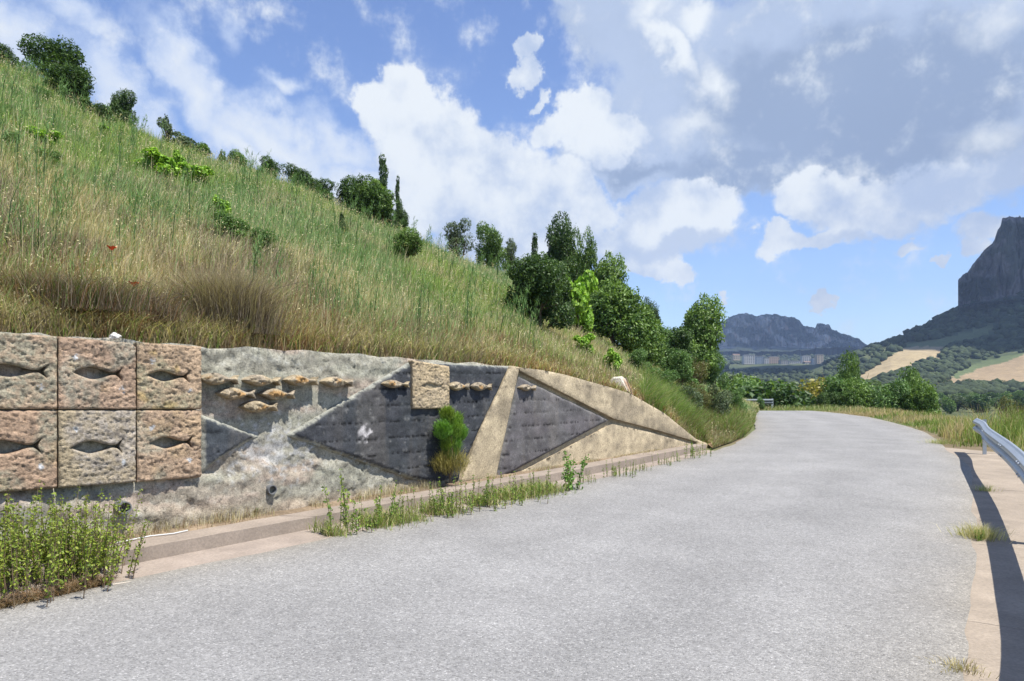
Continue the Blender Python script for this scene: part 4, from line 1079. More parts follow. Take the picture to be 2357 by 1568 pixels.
# bushes beyond the far bend
def gz(x, y): return float(ground_z(np.array([x]), np.array([y]))[0])
def far_tree(u, vt, wpx, y, key, name, label, cat, group, extra=0.):
    x = (u-U0)/F*y; zb = gz(x, y)-.1; zt = (V0-vt)/F*y
    return tree(name, key, (x, y, zb+E), zt-zb+extra, wpx/F*y, label, cat, group)
GR = 'leafy bushes beyond the far bend'
for a in [(1925,852,120,39.5,'G','big_bush','tangled leafy bush at the left of the pair beyond the bend'),
          (1950,800,86,41.5,'B2','tall_bush','tallest ragged bush top beyond the bend'),
          (1990,868,115,38.5,'A2','big_bush','low glossy bush in front of the tallest ragged bush'),
          (2050,858,125,39,'G','big_bush','pale green bush in the middle of the row beyond the bend'),
          (2085,838,110,41,'B2','big_bush','dark ragged bush of the row with bare twigs on top'),
          (2125,870,110,38.,'A2','big_bush','lower right bush of the row beyond the bend'),
          (1905,900,60,37.8,'A','big_bush','dark shaded bush at the left foot of the row beyond the bend'),
          (2338,902,70,27,'H','big_bush','reddish green bush beyond the guardrail at the right edge'),
          (1750,912,32,38.0,'G','small_bush','small leafy bush growing over the far guardrail')]:
    far_tree(*a, 'bush', GR)
# woods in the valley
rw = random.Random(5)
WOOD = []
for (y, n, u0, u1, va, vb_) in ((50,9,1640,1800,868,905),(56,9,1650,1900,880,915),(75,13,1640,1960,858,892),(100,14,1650,2000,852,885),(140,12,1650,2000,852,885),(190,14,1750,2100,868,900),(240,22,1980,2420,899,912),(300,18,1950,2420,896,908)):
    for k in range(n):
        WOOD.append((u0+(k+rw.uniform(.1, .9))/n*(u1-u0), rw.uniform(va, vb_), y*rw.uniform(.93, 1.08)))
for k, (u, vt, y) in enumerate(WOOD):
    key = rw.choice(['LA','LA','LB','LB','LC','LB']) if not (1800 < u < 1900 and 60 < y < 125) else 'LY'
    if u < 1720 and y < 60: key = rw.choice(['G','G','A2']); vt = vt-22
    x = (u-U0)/F*y; zb = gz(x, y)-.3; h = (V0-vt)/F*y-zb; w = h*rw.uniform(.75, 1.2)
    if y > 130: w = h*rw.uniform(.9, 1.6)
    lab = {'LA': 'dark green round tree of the valley wood', 'LB': 'mid-green leafy tree of the valley wood', 'LC': 'grey-green tree of the valley wood', 'LY': 'yellow-flowering bush in the valley wood', 'G': 'pale leafy bush at the near left edge of the valley wood', 'A2': 'green bush at the near left edge of the valley wood'}[key]
    tree('valley_tree', key, (x, y, zb+E), h, w, lab, 'tree' if key[0] == 'L' and key != 'LY' else 'bush', lab.replace('tree', 'trees').replace('bush', 'bushes'))
# scattered scrub and forest of the far slopes, one mass
IV1, IT1 = ico(1)
rg = np.random.default_rng(17)
def scrub(n, ys, us, size, reject=None, seed=0, cb=((.035,.05,.026),(.06,.08,.035))):
    y = np.exp(rg.uniform(math.log(ys[0]), math.log(ys[1]), n)); u = rg.uniform(us[0], us[1], n); x = (u-U0)/F*y; z = ground_z(x, y)
    v = V0-F*z/y; m = np.ones(n, bool)
    for poly, _ in FIELDS: m &= ~inpoly(u, v, poly)
    if reject is not None: m &= reject(u, v, y)
    m &= fbm(x*.02, y*.02, 0, 3, 61+seed) > .38
    x, y, z = x[m], y[m], z[m]; k = len(x); s = rg.uniform(size[0], size[1], k)
    J = IV1[None]*(1+.3*rg.normal(size=(k, len(IV1), 1))*.6); J = J*s[:, None, None]*np.array((1, 1, .85)); J += np.stack([x, y, z+s*.45+E], -1)[:, None]
    T = IT1[None]+(np.arange(k)*len(IV1))[:, None, None]
    c = lerp(np.array(cb[0]), np.array(cb[1]), rg.random((k, 1))); c = np.repeat(c, len(IV1), 0)*rg.uniform(.7, 1.3, (k*len(IV1), 1))
    return J.reshape(-1, 3), T.reshape(-1, 3), c
NV = lambda u, v, y: ~((u > 1675) & (u < 1900) & (v < 853) & (y < 1480))
ms = [scrub(5200, (330, 960), (1900, 2480), (1.6, 4.2)), scrub(1500, (350, 1250), (1640, 1990), (2, 4.5), NV), scrub(900, (700, 930), (1960, 2420), (3, 6), seed=2), scrub(1200, (1150, 2000), (1640, 1990), (3, 7), NV, seed=3)]
Vs = []; Ts = []; Cs = []; o_ = 0
for V, T, c in ms: Vs.append(V); Ts.append(T+o_); Cs.append(c); o_ += len(V)
so = obj('scrub', np.vstack(Vs), np.vstack(Ts), attr_mat('scrub_green', .95, .5, .3, 0), col=np.vstack(Cs), smooth=True); tag(so, kind='stuff')
FT = [(2012,868,2.6),(2105,858,2.2),(2180,880,2.4),(2226,872,2.8),(2252,886,2.2),(2300,880,2.6)]
for k, (u, v, s) in enumerate(FT):
    y = 470.; x = (u-U0)/F*y; z = gz(x, y); tree('field_tree', 'LA', (x, y, z-.5+E), s*2.4, s*3, 'lone round dark bush dotted on the tan fields', 'bush', 'bushes dotted on the tan fields')

# ------------------------------------------------------------------ grass of the slope
def blades(P, h, w, lean, cb, ct, rng):
    n = len(P); a = rng.uniform(0, math.pi, n); sd_ = np.stack([np.cos(a), np.sin(a), 0*a], -1)*(np.asarray(w)*.5)[:, None]
    ln = np.stack([lean[:, 0], lean[:, 1], 0*h], -1); up = np.array((0, 0, 1.))
    mid = P+up*(h*.55)[:, None]+ln*(h*.28)[:, None]; tip = P+up*(h*(1-.25*np.hypot(lean[:, 0], lean[:, 1])))[:, None]+ln*h[:, None]
    V = np.stack([P-sd_, P+sd_, mid-sd_*.75, mid+sd_*.75, tip], 1)
    i = np.arange(n)[:, None]*5; T = np.concatenate([i+np.array([[0, 1, 3]]), i+np.array([[0, 3, 2]]), i+np.array([[2, 3, 4]])], 0)
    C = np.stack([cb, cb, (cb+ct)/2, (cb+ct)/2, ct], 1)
    return V.reshape(-1, 3), T, C.reshape(-1, 3)
GB = []
def add(V, T, C): GB.append((V, T, C))
def flush(name, label=None, kind='stuff', parent=None, cat=None, group=None):
    Vs = []; Ts = []; Cs = []; o_ = 0
    for V, T, c in GB: Vs.append(V); Ts.append(T+o_); Cs.append(c); o_ += len(V)
    GB.clear()
    o = obj(name, np.vstack(Vs), np.vstack(Ts), M_GRASS, parent, col=np.vstack(Cs)); tag(o, label, cat, group, kind); return o
rg = np.random.default_rng(23)
STRAW = np.array((.56,.48,.26)); BROWN = np.array((.20,.135,.07)); RUST = np.array((.34,.20,.11)); GREEN = np.array((.25,.35,.08)); BLUEG = np.array((.22,.33,.13)); PALE = np.array((.60,.54,.36)); DGRN = np.array((.06,.10,.03)); TAUPE = np.array((.31,.25,.17))
def slope_points(n, umin=-420, umax=1742, powr=1.0):
    u = rg.uniform(umin, umax, n*2); y0 = hill_y0(u); yc = np.interp(u, YCU, YCY)+1.5
    # density falls with distance
    t = rg.random(n*2); y = y0*(yc/y0)**(t**powr)
    w = (y/yc)**.55; m = rg.random(n*2) < w; u, y, y0 = u[m][:n], y[m][:n], y0[m][:n]
    x = (u-U0)/F*y; q = (y-y0)*np.clip(.651-.759*(u-U0)/F, .25, 2)
    return u, y, x, hill_z(u, y), q
def grass_cols(u, x, y, q, rng):
    n = len(u); a = fbm(x*.45, y*.45, 0, 4, 71); b = fbm(x*.9+7, y*.9, 0, 3, 72); c_ = fbm(x*.22+3, y*.22, 0, 3, 73); r = rng.random(n)
    green = ss(q, 1.6, 5.5)*.62+ss(a, .46, .60)*.55-.22+ss(q, 9, 16)*.25-(1-ss(u, -100, 500))*.15*(1-ss(q, 5, 8))
    green = np.clip(green, .03, .95); isg = r < green
    gcol_ = lerp(GREEN, BLUEG, ss(c_+.1*ss(q, 4, 12), .45, .6)[:, None])*rng.uniform(.75, 1.3, (n, 1))
    low = 1-ss(q, .3, 2.8)
    dry = lerp(STRAW, TAUPE, ss(b, .40, .62)[:, None]); dry = lerp(dry, PALE, (rng.random(n) < .25)[:, None]*.7)
    dry = lerp(dry, np.where((rng.random(n) < .5)[:, None], RUST, BROWN), (low*.72*ss(b, .3, .5))[:, None])
    dry = dry*rng.uniform(.7, 1.25, (n, 1))
    return np.where(isg[:, None], gcol_, dry), isg
# base layer of dense short growth
u, y, x, z, q = slope_points(250000)
c, isg = grass_cols(u, x, y, q, rg)
sc = (.13+.20*fbm(x*.7, y*.7, 0, 3, 74))*(1-.5*np.exp(-q*3))*rg.uniform(.6, 1.35, len(u))*np.where(isg, 1.05, 1.)*(1-.35*ss(u, 1150, 1400)*(1-ss(q, 2, 5)))
wd = .0045*(1+y/9)*rg.uniform(.7, 1.4, len(u))
wind = np.stack([.18+.35*(fbm(x*.8, y*.8, 0, 2, 75)-.5)+rg.normal(0, .22, len(u)), rg.normal(0, .22, len(u))], -1)
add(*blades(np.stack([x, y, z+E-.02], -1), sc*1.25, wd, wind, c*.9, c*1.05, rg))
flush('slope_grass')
# tangled dry fringe on top of the wall
n = 34000; u = rg.uniform(-300, 1560, n); y0 = hill_y0(u); y = y0+rg.exponential(.45, n)*(1+.3*0)+.02; x = (u-U0)/F*y; z = hill_z(u, y)
rr = rg.random((n, 1)); b = fbm(x*1.5, y*1.5, 0, 3, 76); c = lerp(RUST, TAUPE, ss(b, .35, .6)[:, None]); c = np.where(rr < .35, STRAW, c); c = np.where(rr > .85, GREEN*.9, c)*rg.uniform(.6, 1.3, (n, 1))
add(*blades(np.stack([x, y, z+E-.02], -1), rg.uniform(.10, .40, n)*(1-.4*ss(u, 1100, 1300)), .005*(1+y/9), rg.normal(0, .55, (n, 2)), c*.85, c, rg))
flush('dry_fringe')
# tall oats and stalks with pale heads
n = 21000; u, y, x, z, q = slope_points(n); h = rg.uniform(.32, .68, n)*(1-.35*ss(u, 1000, 1300))*(1-.4*np.exp(-q*2)); P = np.stack([x, y, z+E], -1); ln = np.stack([.12+rg.normal(0, .13, n), rg.normal(0, .12, n)], -1)
g = fbm(x*.6, y*.6, 0, 3, 77); c = np.where((rg.random(n) < .35+.4*(g > .52))[:, None], lerp(GREEN, BLUEG, rg.random((n, 1))), lerp(STRAW, PALE, rg.random((n, 1))))*rg.uniform(.8, 1.15, (n, 1))
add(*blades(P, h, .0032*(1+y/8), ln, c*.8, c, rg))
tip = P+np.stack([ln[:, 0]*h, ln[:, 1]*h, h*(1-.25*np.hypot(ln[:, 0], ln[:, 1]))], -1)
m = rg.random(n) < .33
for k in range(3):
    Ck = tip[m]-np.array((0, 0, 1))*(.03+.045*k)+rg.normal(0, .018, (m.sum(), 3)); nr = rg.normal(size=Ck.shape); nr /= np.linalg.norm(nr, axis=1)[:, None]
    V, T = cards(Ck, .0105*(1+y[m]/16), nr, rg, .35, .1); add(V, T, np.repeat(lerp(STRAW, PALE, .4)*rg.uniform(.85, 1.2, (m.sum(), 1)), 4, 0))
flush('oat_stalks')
# fennel : dark upright stems with feathery green
nf = 420; u = rg.uniform(-60, 1250, nf); t = rg.random(nf); y0 = hill_y0(u); yc = np.interp(u, YCU, YCY); y = y0+1.2+(yc-y0)*.85*t**1.5; k_ = fbm((u-U0)/F*y*.5, y*.5, 0, 3, 79) > .46; u, y = u[k_], y[k_]
x = (u-U0)/F*y; z = hill_z(u, y); nf = len(u); h = rg.uniform(.6, 1.15, nf); ln = np.stack([.12+rg.normal(0, .08, nf), rg.normal(0, .08, nf)], -1); P = np.stack([x, y, z+E], -1)
cs = np.where((rg.random(nf) < .5)[:, None], np.array((.05,.085,.03)), np.array((.10,.15,.06)))
add(*blades(P, h, .013*(1+y/30), ln, cs, cs, rg))
for k in range(60):
    f = rg.uniform(.15, 1, nf); Ck = P+np.stack([ln[:, 0]*h*f**1.6, ln[:, 1]*h*f**1.6, h*f*.97], -1)+rg.normal(0, 1, (nf, 3))*np.array((.09, .09, .05))*(1.2-f[:, None]); hh = rg.uniform(.06, .16, nf)
    add(*blades(Ck, hh, .004*(1+y/10), rg.normal(0, .5, (nf, 2)), np.tile(np.array((.11,.20,.06)), (nf, 1))*rg.uniform(.8, 1.2, (nf, 1)), np.tile(np.array((.15,.25,.08)), (nf, 1)), rg))
flush('fennel_stems')

# ------------------------------------------------------------------ grass along the road
def ground_grass(P2, zf, n_h, cols, name, wmul=1., lean=.3, kind='stuff', label=None, flushit=True):
    x, y = P2[:, 0], P2[:, 1]; n = len(x); c = np.array(cols)[rg.integers(0, len(cols), n)]*rg.uniform(.75, 1.25, (n, 1))
    add(*blades(np.stack([x, y, zf+E-.01], -1), n_h, .0045*(1+y/9)*wmul, rg.normal(0, lean, (n, 2))+np.array((.1, 0)), c*.85, c, rg))
    if flushit: return flush(name, label, kind)
# verge outside the right-hand bend and below the footway
n = 120000; x = rg.uniform(5, 24, n); y = rg.uniform(4, 44, n); e = poly_dist(np.c_[x, y], RR); er = poly_dist(np.c_[x, y], np.vstack([FB, FB[-1:]+(FB[-1]-FB[-3])*1.0]))
lim = np.where(y > 15.5, .05+.22*fbm(x*1.3, y*1.3, 0, 3, 3), 1.2); m = (e > lim) & (e < 9) & ((er > .03) | (y > 16.2))
x, y, e = x[m], y[m], e[m]; z = ground_z(x, y); k = fbm(x*.6, y*.6, 0, 4, 81)
tall = np.exp(-((x-12.6)**2/3.2+(y-17.3)**2/4.5))
h = (.12+.40*k*ss(e, 0, 1.2)+.75*tall)*rg.uniform(.6, 1.3, len(x))*(1-.35*ss(y, 26, 34)*(e < 1.5))
mixg = (ss(k, .42, .6) > rg.random(len(x)))[:, None]; c = np.where(mixg, lerp(GREEN, np.array((.20,.25,.06)), rg.random((len(x), 1))), lerp(STRAW, RUST, .45*rg.random((len(x), 1))))*rg.uniform(.75, 1.2, (len(x), 1))
c = lerp(c, lerp(PALE, STRAW, .5), (ss(y, 30, 34)*.45*(rg.random(len(x)) < .6))[:, None])
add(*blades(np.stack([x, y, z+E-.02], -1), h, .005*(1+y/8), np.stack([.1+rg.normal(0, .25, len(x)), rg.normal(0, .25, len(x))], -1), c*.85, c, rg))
flush('verge_grass')
# bank at the wall toe and inside the bend : lush longer growth hanging to the asphalt
n = 60000; u = rg.uniform(1480, 1744, n); y0 = hill_y0(u); y = y0+rg.exponential(2.2, n)+.02; x = (u-U0)/F*y; z = hill_z(u, y)
k = fbm(x*.8, y*.8, 0, 3, 83); h = (.14+.36*ss(k, .35, .65))*rg.uniform(.5, 1.3, n)*(1-.45*ss(u, 1690, 1735))*(1-.45*np.exp(-(y-y0)*2.5))
c = np.where((rg.random(n) < .3+.5*ss(k, .4, .6))[:, None], lerp(GREEN, np.array((.17,.27,.07)), rg.random((n, 1))), lerp(STRAW, TAUPE, rg.random((n, 1))))*rg.uniform(.75, 1.25, (n, 1))
low = (z < zp(y)+.5)[:, None]*(rg.random((n, 1)) < .25); c = np.where(low, BROWN, c)
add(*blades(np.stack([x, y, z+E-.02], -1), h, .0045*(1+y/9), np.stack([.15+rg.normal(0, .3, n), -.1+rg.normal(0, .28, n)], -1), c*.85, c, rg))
flush('bank_grass')
# dead thin grass between wall and kerb
n = 8000; s = rg.uniform(-3, 14.3, n); nn = np.abs(rg.normal(0, .10, n))+.02; W = wall_w(s, 0, nn); x, y = W[:, 0], W[:, 1]; k = fbm(s*1.5, s*0, 0, 3, 85); m = (k > .40) & (s < 11.5); x, y, k = x[m], y[m], k[m]
ground_grass(np.c_[x, y], zp(y)+.11, rg.uniform(.03, .20, len(x))*(.3+k)*(1-.6*ss(y, 9, 12)), [STRAW, TAUPE*1.3, PALE*.8, PALE*.9, BROWN], 'wall_foot_grass', .6, .25)

# ------------------------------------------------------------------ weeds with leafy upright stems
def weed_meshes(seed, n_st, spread, h, leaf=.02, cols=((.16,.25,.03),(.28,.34,.05)), stem=(.20,.15,.08), lower=.15, dens=26, fan=.5):
    rng = np.random.default_rng(seed); parts = []; LC = []; LH = []
    for k in range(n_st):
        b = rng.normal(0, spread*.5, 2); hh = h*rng.uniform(.35, 1.12); d = np.array((b[0]*fan/spread*.5+rng.normal(0, .08), b[1]*fan/spread*.5+rng.normal(0, .08)))
        p = [np.array((b[0], b[1], 0)), np.array((b[0]+d[0]*hh*.35, b[1]+d[1]*hh*.35, hh*.5)), np.array((b[0]+d[0]*hh*.8, b[1]+d[1]*hh*.8, hh))]
        parts.append(tube(p, [.004, .003, .0015], 4, False))
        t = rng.uniform(lower, 1, dens); q = np.where(t[:, None] < .5, p[0]+(p[1]-p[0])*(t*2)[:, None], p[1]+(p[2]-p[1])*((t-.5)*2)[:, None])
        LC.append(q+rng.normal(0, leaf*.75, (dens, 3))); LH.append(t)
    C = np.vstack(LC); t = np.concatenate(LH); nr = rng.normal(size=C.shape)+np.array((0, 0, .6)); nr /= np.linalg.norm(nr, axis=1)[:, None]
    V, T = cards(C, leaf*rng.uniform(.6, 1.2, len(C)), nr, rng, .5)
    c = lerp(np.array(cols[0]), np.array(cols[1]), rng.random((len(C), 1)))*rng.uniform(.75, 1.25, (len(C), 1))
    sv_, sf = join(parts)
    return mesh_of('leaves', V, T, M_LEAF, np.repeat(c, 4, 0)), mesh_of('stems', sv_, sf, attr_mat('stem', .9, 30, .3, 0, base=stem))
def weed(name, ms, loc, label, cat='weed', group='weeds at the foot of the wall', s=1., rz=0.):
    r = empty(name, loc, rz); r.scale = (s, s, s); tag(r, label, cat, group); put('leaves', ms[0], r); put('stems', ms[1], r)['kind'] = 'stuff'; return r
def on_road(u, v):                                       # road plane seen at (u, v)
    y = 1.6*F/(v-V0+.045*F); return ((u-U0)/F*y, y, float(zp(y))+E)
YGW = ((.13,.20,.03),(.27,.31,.05))
big = weed_meshes(1, 185, .60, .66, .0165, YGW, (.17,.12,.075), .18, 44, .45)
weed('wild_shrub', big, on_road(60, 1352), 'large sprawling yellow-green shrub on the gutter at the left edge', 'shrub')
b2 = weed_meshes(21, 90, .34, .58, .0155, YGW, (.17,.12,.075), .18, 40, .5)
weed('wild_shrub', b2, on_road(175, 1325), 'right-hand spreading part of the roadside shrub by the kerb', 'shrub')
wA = weed_meshes(2, 9, .20, .50, .016, ((.10,.20,.04),(.26,.33,.05)), (.14,.16,.06), .1, 36, .25)
wB = weed_meshes(3, 13, .24, .34, .013, ((.10,.19,.04),(.24,.29,.05)), (.20,.15,.08), .1, 34, .2)
wC = weed_meshes(4, 10, .12, .42, .024, ((.10,.20,.04),(.17,.30,.06)), (.22,.16,.09), .05, 40, .5)
W_ = [(800,1225,'A',1.25,'tall leafy weed at the left end of the roadside clump, on the gutter'),(835,1222,'B',1.0,'low weed between two tall leafy weeds on the gutter'),(868,1215,'A',.95,'yellow-green weed at the right of the first clump on the gutter'),(905,1206,'A',.9,'bushy weed right of the first clump on the gutter'),
      (990,1190,'B',1.1,'first weed of the long weedy strip under the green wall shrub'),(1020,1186,'A',.85,'second weed of the long strip, taller and greener'),(1050,1182,'B',1.2,'weed directly below the feathery shrub on the wall'),(1085,1176,'B',1.2,'weed right of the feathery shrub, in the long strip'),(1120,1170,'A',.8,'weed below the foot of the pale diagonal strip'),
      (1155,1164,'B',1.15,'weed below the lower corner of the right dark triangle'),(1190,1156,'B',1.1,'weed in the strip right of the lower corner of the dark triangle'),(1225,1148,'A',.75,'weed halfway between dark triangle corner and leafy plant'),(1258,1141,'B',1.0,'last weed of the strip before the leafy plant'),
      (1310,1128,'C',1.25,'upright broad-leaved plant at the edge of the asphalt'),(1350,1112,'B',.6,'tiny weed right of the upright broad-leaved plant'),(1412,1098,'B',.85,'low weed on the gutter below the middle of the light panel'),(1440,1098,'B',.8,'spreading low weed right beside its twin on the gutter'),(1478,1085,'B',.6,'small weed on the gutter between two bigger ones'),(1530,1072,'B',.7,'small bluish weed near the end of the gutter'),(1560,1064,'A',.5,'yellow-flowered weed near the end of the gutter'),
      (1592,1056,'A',.85,'upright weed at the toe of the wall'),(1615,1050,'B',.9,'creeping weed right at the toe of the wall'),(592,1205,'A',.75,'single slim weed standing behind the kerb under the middle pipe'),(150,1195,'A',.9,'slim weed standing alone under the carved blocks'),(2255,1245,'C',.25,'tiny green seedling at the right asphalt edge')]
for k, (u, v, t, s, lab) in enumerate(W_):
    weed('roadside_weed', {'A': wA, 'B': wB, 'C': wC}[t], on_road(u, v), lab, 'weed', 'weeds along the foot of the wall', s, k*1.3)
# straw litter and short grass in the same strip
n = 9000; t = rg.random(n); a = np.array(on_road(760, 1238)); b_ = np.array(on_road(1290, 1130)); Pm = a+(b_-a)*t[:, None]; off = rg.normal(0, .16, n)
x = Pm[:, 0]-WN[0]*(off+.12); y = Pm[:, 1]-WN[1]*(off+.12); k = (fbm(t*9, t*0, 0, 3, 5) > .36); ground_grass(np.c_[x, y][k], zp(y)[k], rg.uniform(.03, .22, k.sum()), [STRAW, GREEN, TAUPE, GREEN, np.array((.24,.27,.06))], 'gutter_grass', .8, .5)
n = 5200; a = np.array(on_road(-60, 1420)); b_ = np.array(on_road(255, 1345)); t = rg.random(n); Pm = a+(b_-a)*t[:, None]; off = np.abs(rg.normal(0, .10, n))
ground_grass(np.c_[Pm[:, 0]-WN[0]*off, Pm[:, 1]-WN[1]*off], zp(Pm[:, 1])+.01, rg.uniform(.02, .10, n), [BROWN, TAUPE, BROWN*.7, RUST], 'dead_twigs', .7, 1.1)

# feathery green shrub rooted at the wall foot
def feather(seed, n, rx, h, z0, col, bl=.09):
    rng = np.random.default_rng(seed); d = rng.normal(size=(n, 3)); d /= np.linalg.norm(d, axis=1)[:, None]; r = rng.random(n)**.62*1.12; C = d*np.array((rx, rx*.6, (h-z0)/2))*r[:, None]*(1+.3*(fbm(d[:, 0]*3, d[:, 1]*3, d[:, 2]*3, 2, seed)-.5)*2)[:, None]+np.array((0, 0, (h+z0)/2))
    c = np.array(col)*rng.uniform(.7, 1.3, (n, 1)); return blades(C, rng.uniform(.5, 1.2, n)*bl, np.full(n, .006), d[:, :2]*.5+rng.normal(0, .6, (n, 2)), c*.85, c*1.1, rng)
fsn = wall_w(*wall_sz(1036, 1095, .25), .25)
FEA = [(-.16,.11,.50,.74),(.03,.14,.48,.82),(-.06,.09,.74,.93),(.20,.11,.46,.70),(.16,.075,.70,.85),(-.06,.08,.32,.52),(.08,.10,.30,.52)]
fr = empty('feathery_shrub', tuple(fsn)); tag(fr, 'bright green feathery shrub growing against the dark wall panel', 'shrub')
FV = [feather(50+k, int(1900*(r/.1)**2), r, b, a, (.15+.03*(k % 3), .30, .045), .062) for k, (dx, r, a, b) in enumerate(FEA)]
for k, (dx, r, a, b) in enumerate(FEA): FV[k][0][:, 0] += dx*.55; FV[k][0][:, 1] += dx*.65; FV[k][0][:, :2] *= 1
V = np.vstack([f[0] for f in FV]); c = np.vstack([f[2] for f in FV]); o2 = np.cumsum([0]+[len(f[0]) for f in FV]); T = np.vstack([f[1]+o2[k] for k, f in enumerate(FV)]); V2, T2, c2 = feather(6, 1500, .12, .55, .12, (.14,.24,.05))
obj('foliage', np.vstack([V, V2]), np.vstack([T, T2+len(V)]), M_LEAF, fr, col=np.vstack([c, c2]))
V, T, c = feather(7, 1500, .24, .30, .0, (.30,.26,.09), .13); obj('dry_growth', V, T, M_GRASS, fr, col=c)
rr_ = np.random.default_rng(4); parts = [tube([(0, 0, -.1), (rr_.normal()*.03, rr_.normal()*.03, .3), (rr_.normal()*.12, rr_.normal()*.07, .75)], [.008, .006, .003], 5) for k in range(9)]
obj('stems', *join(parts), M_BARK, fr)

# tufts on the footway
def tuft(u, v, r, n, h, cols, label):
    p = on_road(u, v); q = rg.normal(0, r, (n, 2)); c = np.array(cols)[rg.integers(0, len(cols), n)]*rg.uniform(.8, 1.2, (n, 1))
    V, T, C = blades(np.c_[q, np.zeros(n)], rg.uniform(.4, 1.2, n)*h, np.full(n, .0045), q*1.2/r*.3+rg.normal(0, .3, (n, 2)), c*.85, c, rg)
    o = obj('grass_tuft', V, T, M_GRASS, None, col=C); o.location = p; tag(o, label, 'grass tuft', 'grass tufts along the right asphalt edge')
tuft(2255, 1238, .085, 620, .16, [STRAW, np.array((.30,.31,.12)), PALE], 'largest dry grass tuft beside the guardrail shadow')
tuft(2268, 1130, .06, 140, .10, [STRAW, GREEN], 'wispy tuft of grass above the largest dry tuft')
tuft(2205, 1540, .055, 200, .05, [STRAW, TAUPE], 'flat dry tuft at the bottom right edge of the asphalt')
tuft(2165, 1022, .16, 420, .16, [GREEN, STRAW], 'green tuft on the slab near the start of the guardrail')
# trailing green weed on the right edge, dried yellow clump on slope etc.
def stone(name, P, r, col, seed, label, cat, squash=(1, .8, .7), sub=2):
    import mathutils
    V_, T_2 = ico(3); d = V_; k = 1+.5*(fbm(d[:, 0]*1.6+seed, d[:, 1]*1.6, d[:, 2]*1.6, 3, seed)-.5)*2
    V_ = d*k[:, None]*np.array(squash)*r; c = np.array(col)*(.8+.4*fbm(d[:, 0]*5, d[:, 1]*5, d[:, 2]*5, 3, seed))[:, None]
    o = obj(name, V_, T_2, M_CONC, None, col=c); o.location = P; tag(o, label, cat); return o
# white boulder leaning over the wall top, with a stake
y = hill_hit(1417, 893); y = max(y, float(hill_y0(1417))+.12)
def bp(u, v, yy=y): return tuple(pt(u, v, yy))
V = np.array([bp(1393,884), bp(1412,868), bp(1432,866), bp(1441,880), bp(1456,908), bp(1441,906), bp(1420,897), bp(1398,893)])-np.array(bp(1420,887))
back = V+np.array((.12, .34, -.02)); back[:, 2] *= .9; mid = V*.72+np.array((-.03, -.10, .01)); Vb = np.vstack([back, V, mid]); k = 8
Fb = [(a_*k+i, a_*k+(i+1) % k, (a_+1)*k+(i+1) % k, (a_+1)*k+i) for a_ in (0, 1) for i in range(k)]+[tuple(16+i for i in range(8))]+[tuple(range(8))[::-1]]
cw = np.tile(np.array((.66,.60,.50)), (24, 1)); cw[[3, 4, 5]] = (.40,.24,.15); cw[[11, 12, 13]] = (.44,.27,.17)
o = obj('boulder', Vb, Fb, M_CONC, None, col=cw); o.location = bp(1420,887); tag(o, 'white angular boulder with a rust-brown flank on the sloping wall top', 'boulder')
st = tube([bp(1440,868,y-.05), bp(1457,912,y-.12)], .012, 6); o = obj('stake', *st, attr_mat('old_wood', .9, 40, .3, .2, .003, base=(.22,.17,.12))); tag(o, 'thin leaning stake against the white boulder', 'stake')
s_, z_ = wall_sz(265, 774, .06); stone('stone', tuple(wall_w(s_, z_+.0, .06)), .052, (.80,.78,.74), 3, 'small white stone on top of the middle carved block', 'stone', (1, .7, .62))
y = hill_hit(229, 520); stone('rock', tuple(pt(229, 520, y)), .14, (.30,.29,.27), 9, 'grey rock half buried in grass on the left of the slope', 'rock')
# poppies
M_PETAL = attr_mat('poppy_petal', .7, 30, .1, 0, base=(.95,.10,.03)); M_STEM = attr_mat('flower_stem', .8, 30, .2, 0, base=(.10,.16,.05))
for (u, v, lab) in ((257,577,'upper red poppy among the dry grass at left'),(308,660,'lower red poppy closer to the wall')):
    y = hill_hit(u, v+34)-.55; y = max(y, float(hill_y0(u))+.1); P = pt(u, v, y); gz_ = float(hill_z(u, y))+E; pr = empty('poppy', (P[0], P[1], gz_)); tag(pr, lab, 'flower', 'red poppies in the slope grass'); H = P[2]-gz_
    obj('stem', *tube([(0, 0, -.02), (.01, 0, H*.5), (0, 0, H)], .003, 5), M_STEM, pr)
    for k in range(5):
        a_ = k*1.2566; ca, sa = math.cos(a_), math.sin(a_); r = .042
        obj('petal', [(0, 0, H), (ca*r-sa*r*.7, sa*r+ca*r*.7, H+.05), (ca*r*1.25, sa*r*1.25, H+.035+.02*(k % 2)), (ca*r+sa*r*.7, sa*r-ca*r*.7, H+.05)], [(0,1,2,3)], M_PETAL, pr)
# dry taupe bush leaning over the wall, and a brown one at the left edge
def dry_bush(u, v, h, w, n, cols, label, seed):
    y = float(hill_y0(u))+.45; P = pt(u, V0-F*float(hill_z(u, y))/y, y); r_ = np.random.default_rng(seed); b = r_.normal(0, .16, (n, 2))*np.array((w, .6)); ln = b*1.3/max(w, .1)+r_.normal(0, .32, (n, 2))
    c = np.array(cols)[r_.integers(0, len(cols), n)]*r_.uniform(.6, 1.3, (n, 1)); V, T, C = blades(np.c_[b, np.zeros(n)], r_.uniform(.45, 1.1, n)*h, np.full(n, .0055), ln, c*.6, c, r_)
    e_ = empty('dry_bush', (P[0], P[1], P[2]-.03)); tag(e_, label, 'bush'); o = obj('twigs', V, T, M_GRASS, e_, col=C); tag(o, kind='stuff'); st_ = [tube([(0, 0, 0), (r_.normal()*.1, r_.normal()*.08, h*.4), (r_.normal()*.3*w, r_.normal()*.15, h*.8)], [.008, .006, .002], 4) for k in range(12)]; obj('stems', *join(st_), M_BARK, e_)['kind'] = 'stuff'
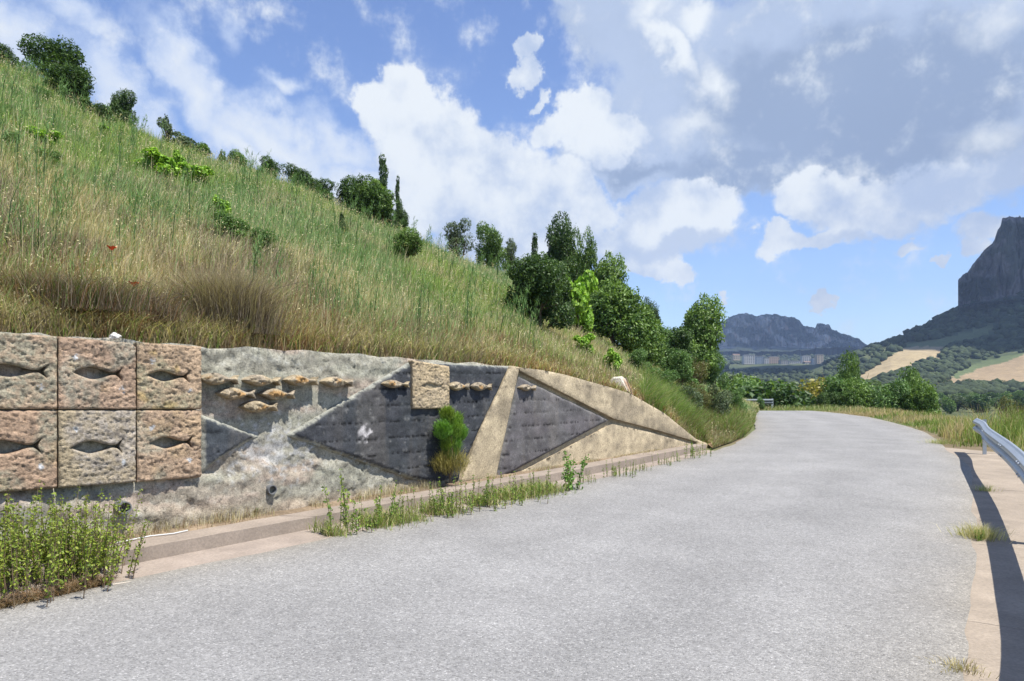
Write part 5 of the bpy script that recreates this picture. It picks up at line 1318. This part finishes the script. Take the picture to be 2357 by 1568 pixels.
TP = np.array((.36,.29,.21)); TB = np.array((.20,.15,.10))
dry_bush(505, 780, .80, 1.5, 9000, [TP, TP*1.3, TB, STRAW*.8], 'big dry taupe bush with dark heart behind the dark left panel', 1)
dry_bush(60, 770, .42, 2.6, 8000, [TB, TP, RUST*.8, GREEN*.6], 'dark brown tangle above the leftmost carved block', 2)
dry_bush(255, 770, .36, 1.8, 5000, [TB, RUST*.8, TP], 'reddish-brown dry bush behind the small white stone', 3)
# pale hose lying behind the kerb, stick on the asphalt edge
def on_plane(u, v, dz):
    y = (1.6-dz)*F/(v-V0+.045*F); return ((u-U0)/F*y, y, float(zp(y))+dz+E)
V, Fq = tube([on_plane(u, v, .142) for u, v in ((258,1251),(300,1243),(345,1234),(400,1228),(432,1221))], .007, 6); o = obj('hose', V, Fq, attr_mat('pale_hose', .6, 20, .1, 0, base=(.62,.62,.60))); tag(o, 'thin pale hose lying on the kerb behind the roadside shrub', 'hose')
V, Fq = tube([on_plane(u, v, .012) for u, v in ((244,1348),(262,1345),(300,1339))], [.008, .006, .003], 5); o = obj('stick', V, Fq, attr_mat('bleached_wood', .8, 20, .2, 0, base=(.60,.53,.44))); tag(o, 'bleached stick lying where gutter meets asphalt', 'stick')

# ------------------------------------------------------------------ haze
hz = box((1500, 1500, 0), (9000, 9000, 1)); Vh = np.array(hz[0])
Vh[:, 2] = np.where(Vh[:, 2] > 0, float(HAZE_TOP), float(GZ.min()+E-1.5))
mh = bpy.data.materials.new('haze'); mh.use_nodes = True; nt = mh.node_tree; nt.nodes.clear()
pv = nt.nodes.new('ShaderNodeVolumePrincipled'); pv.inputs['Density'].default_value = HAZE_D; pv.inputs['Color'].default_value = (.50, .68, 1, 1); pv.inputs['Anisotropy'].default_value = .2
on = nt.nodes.new('ShaderNodeOutputMaterial'); nt.links.new(pv.outputs[0], on.inputs['Volume'])
o = obj('haze', Vh, [tuple(f) for f in hz[1]], mh); tag(o, kind='stuff')
print('tris', sum(len(o.data.polygons) for o in SC.objects if o.type == 'MESH'))
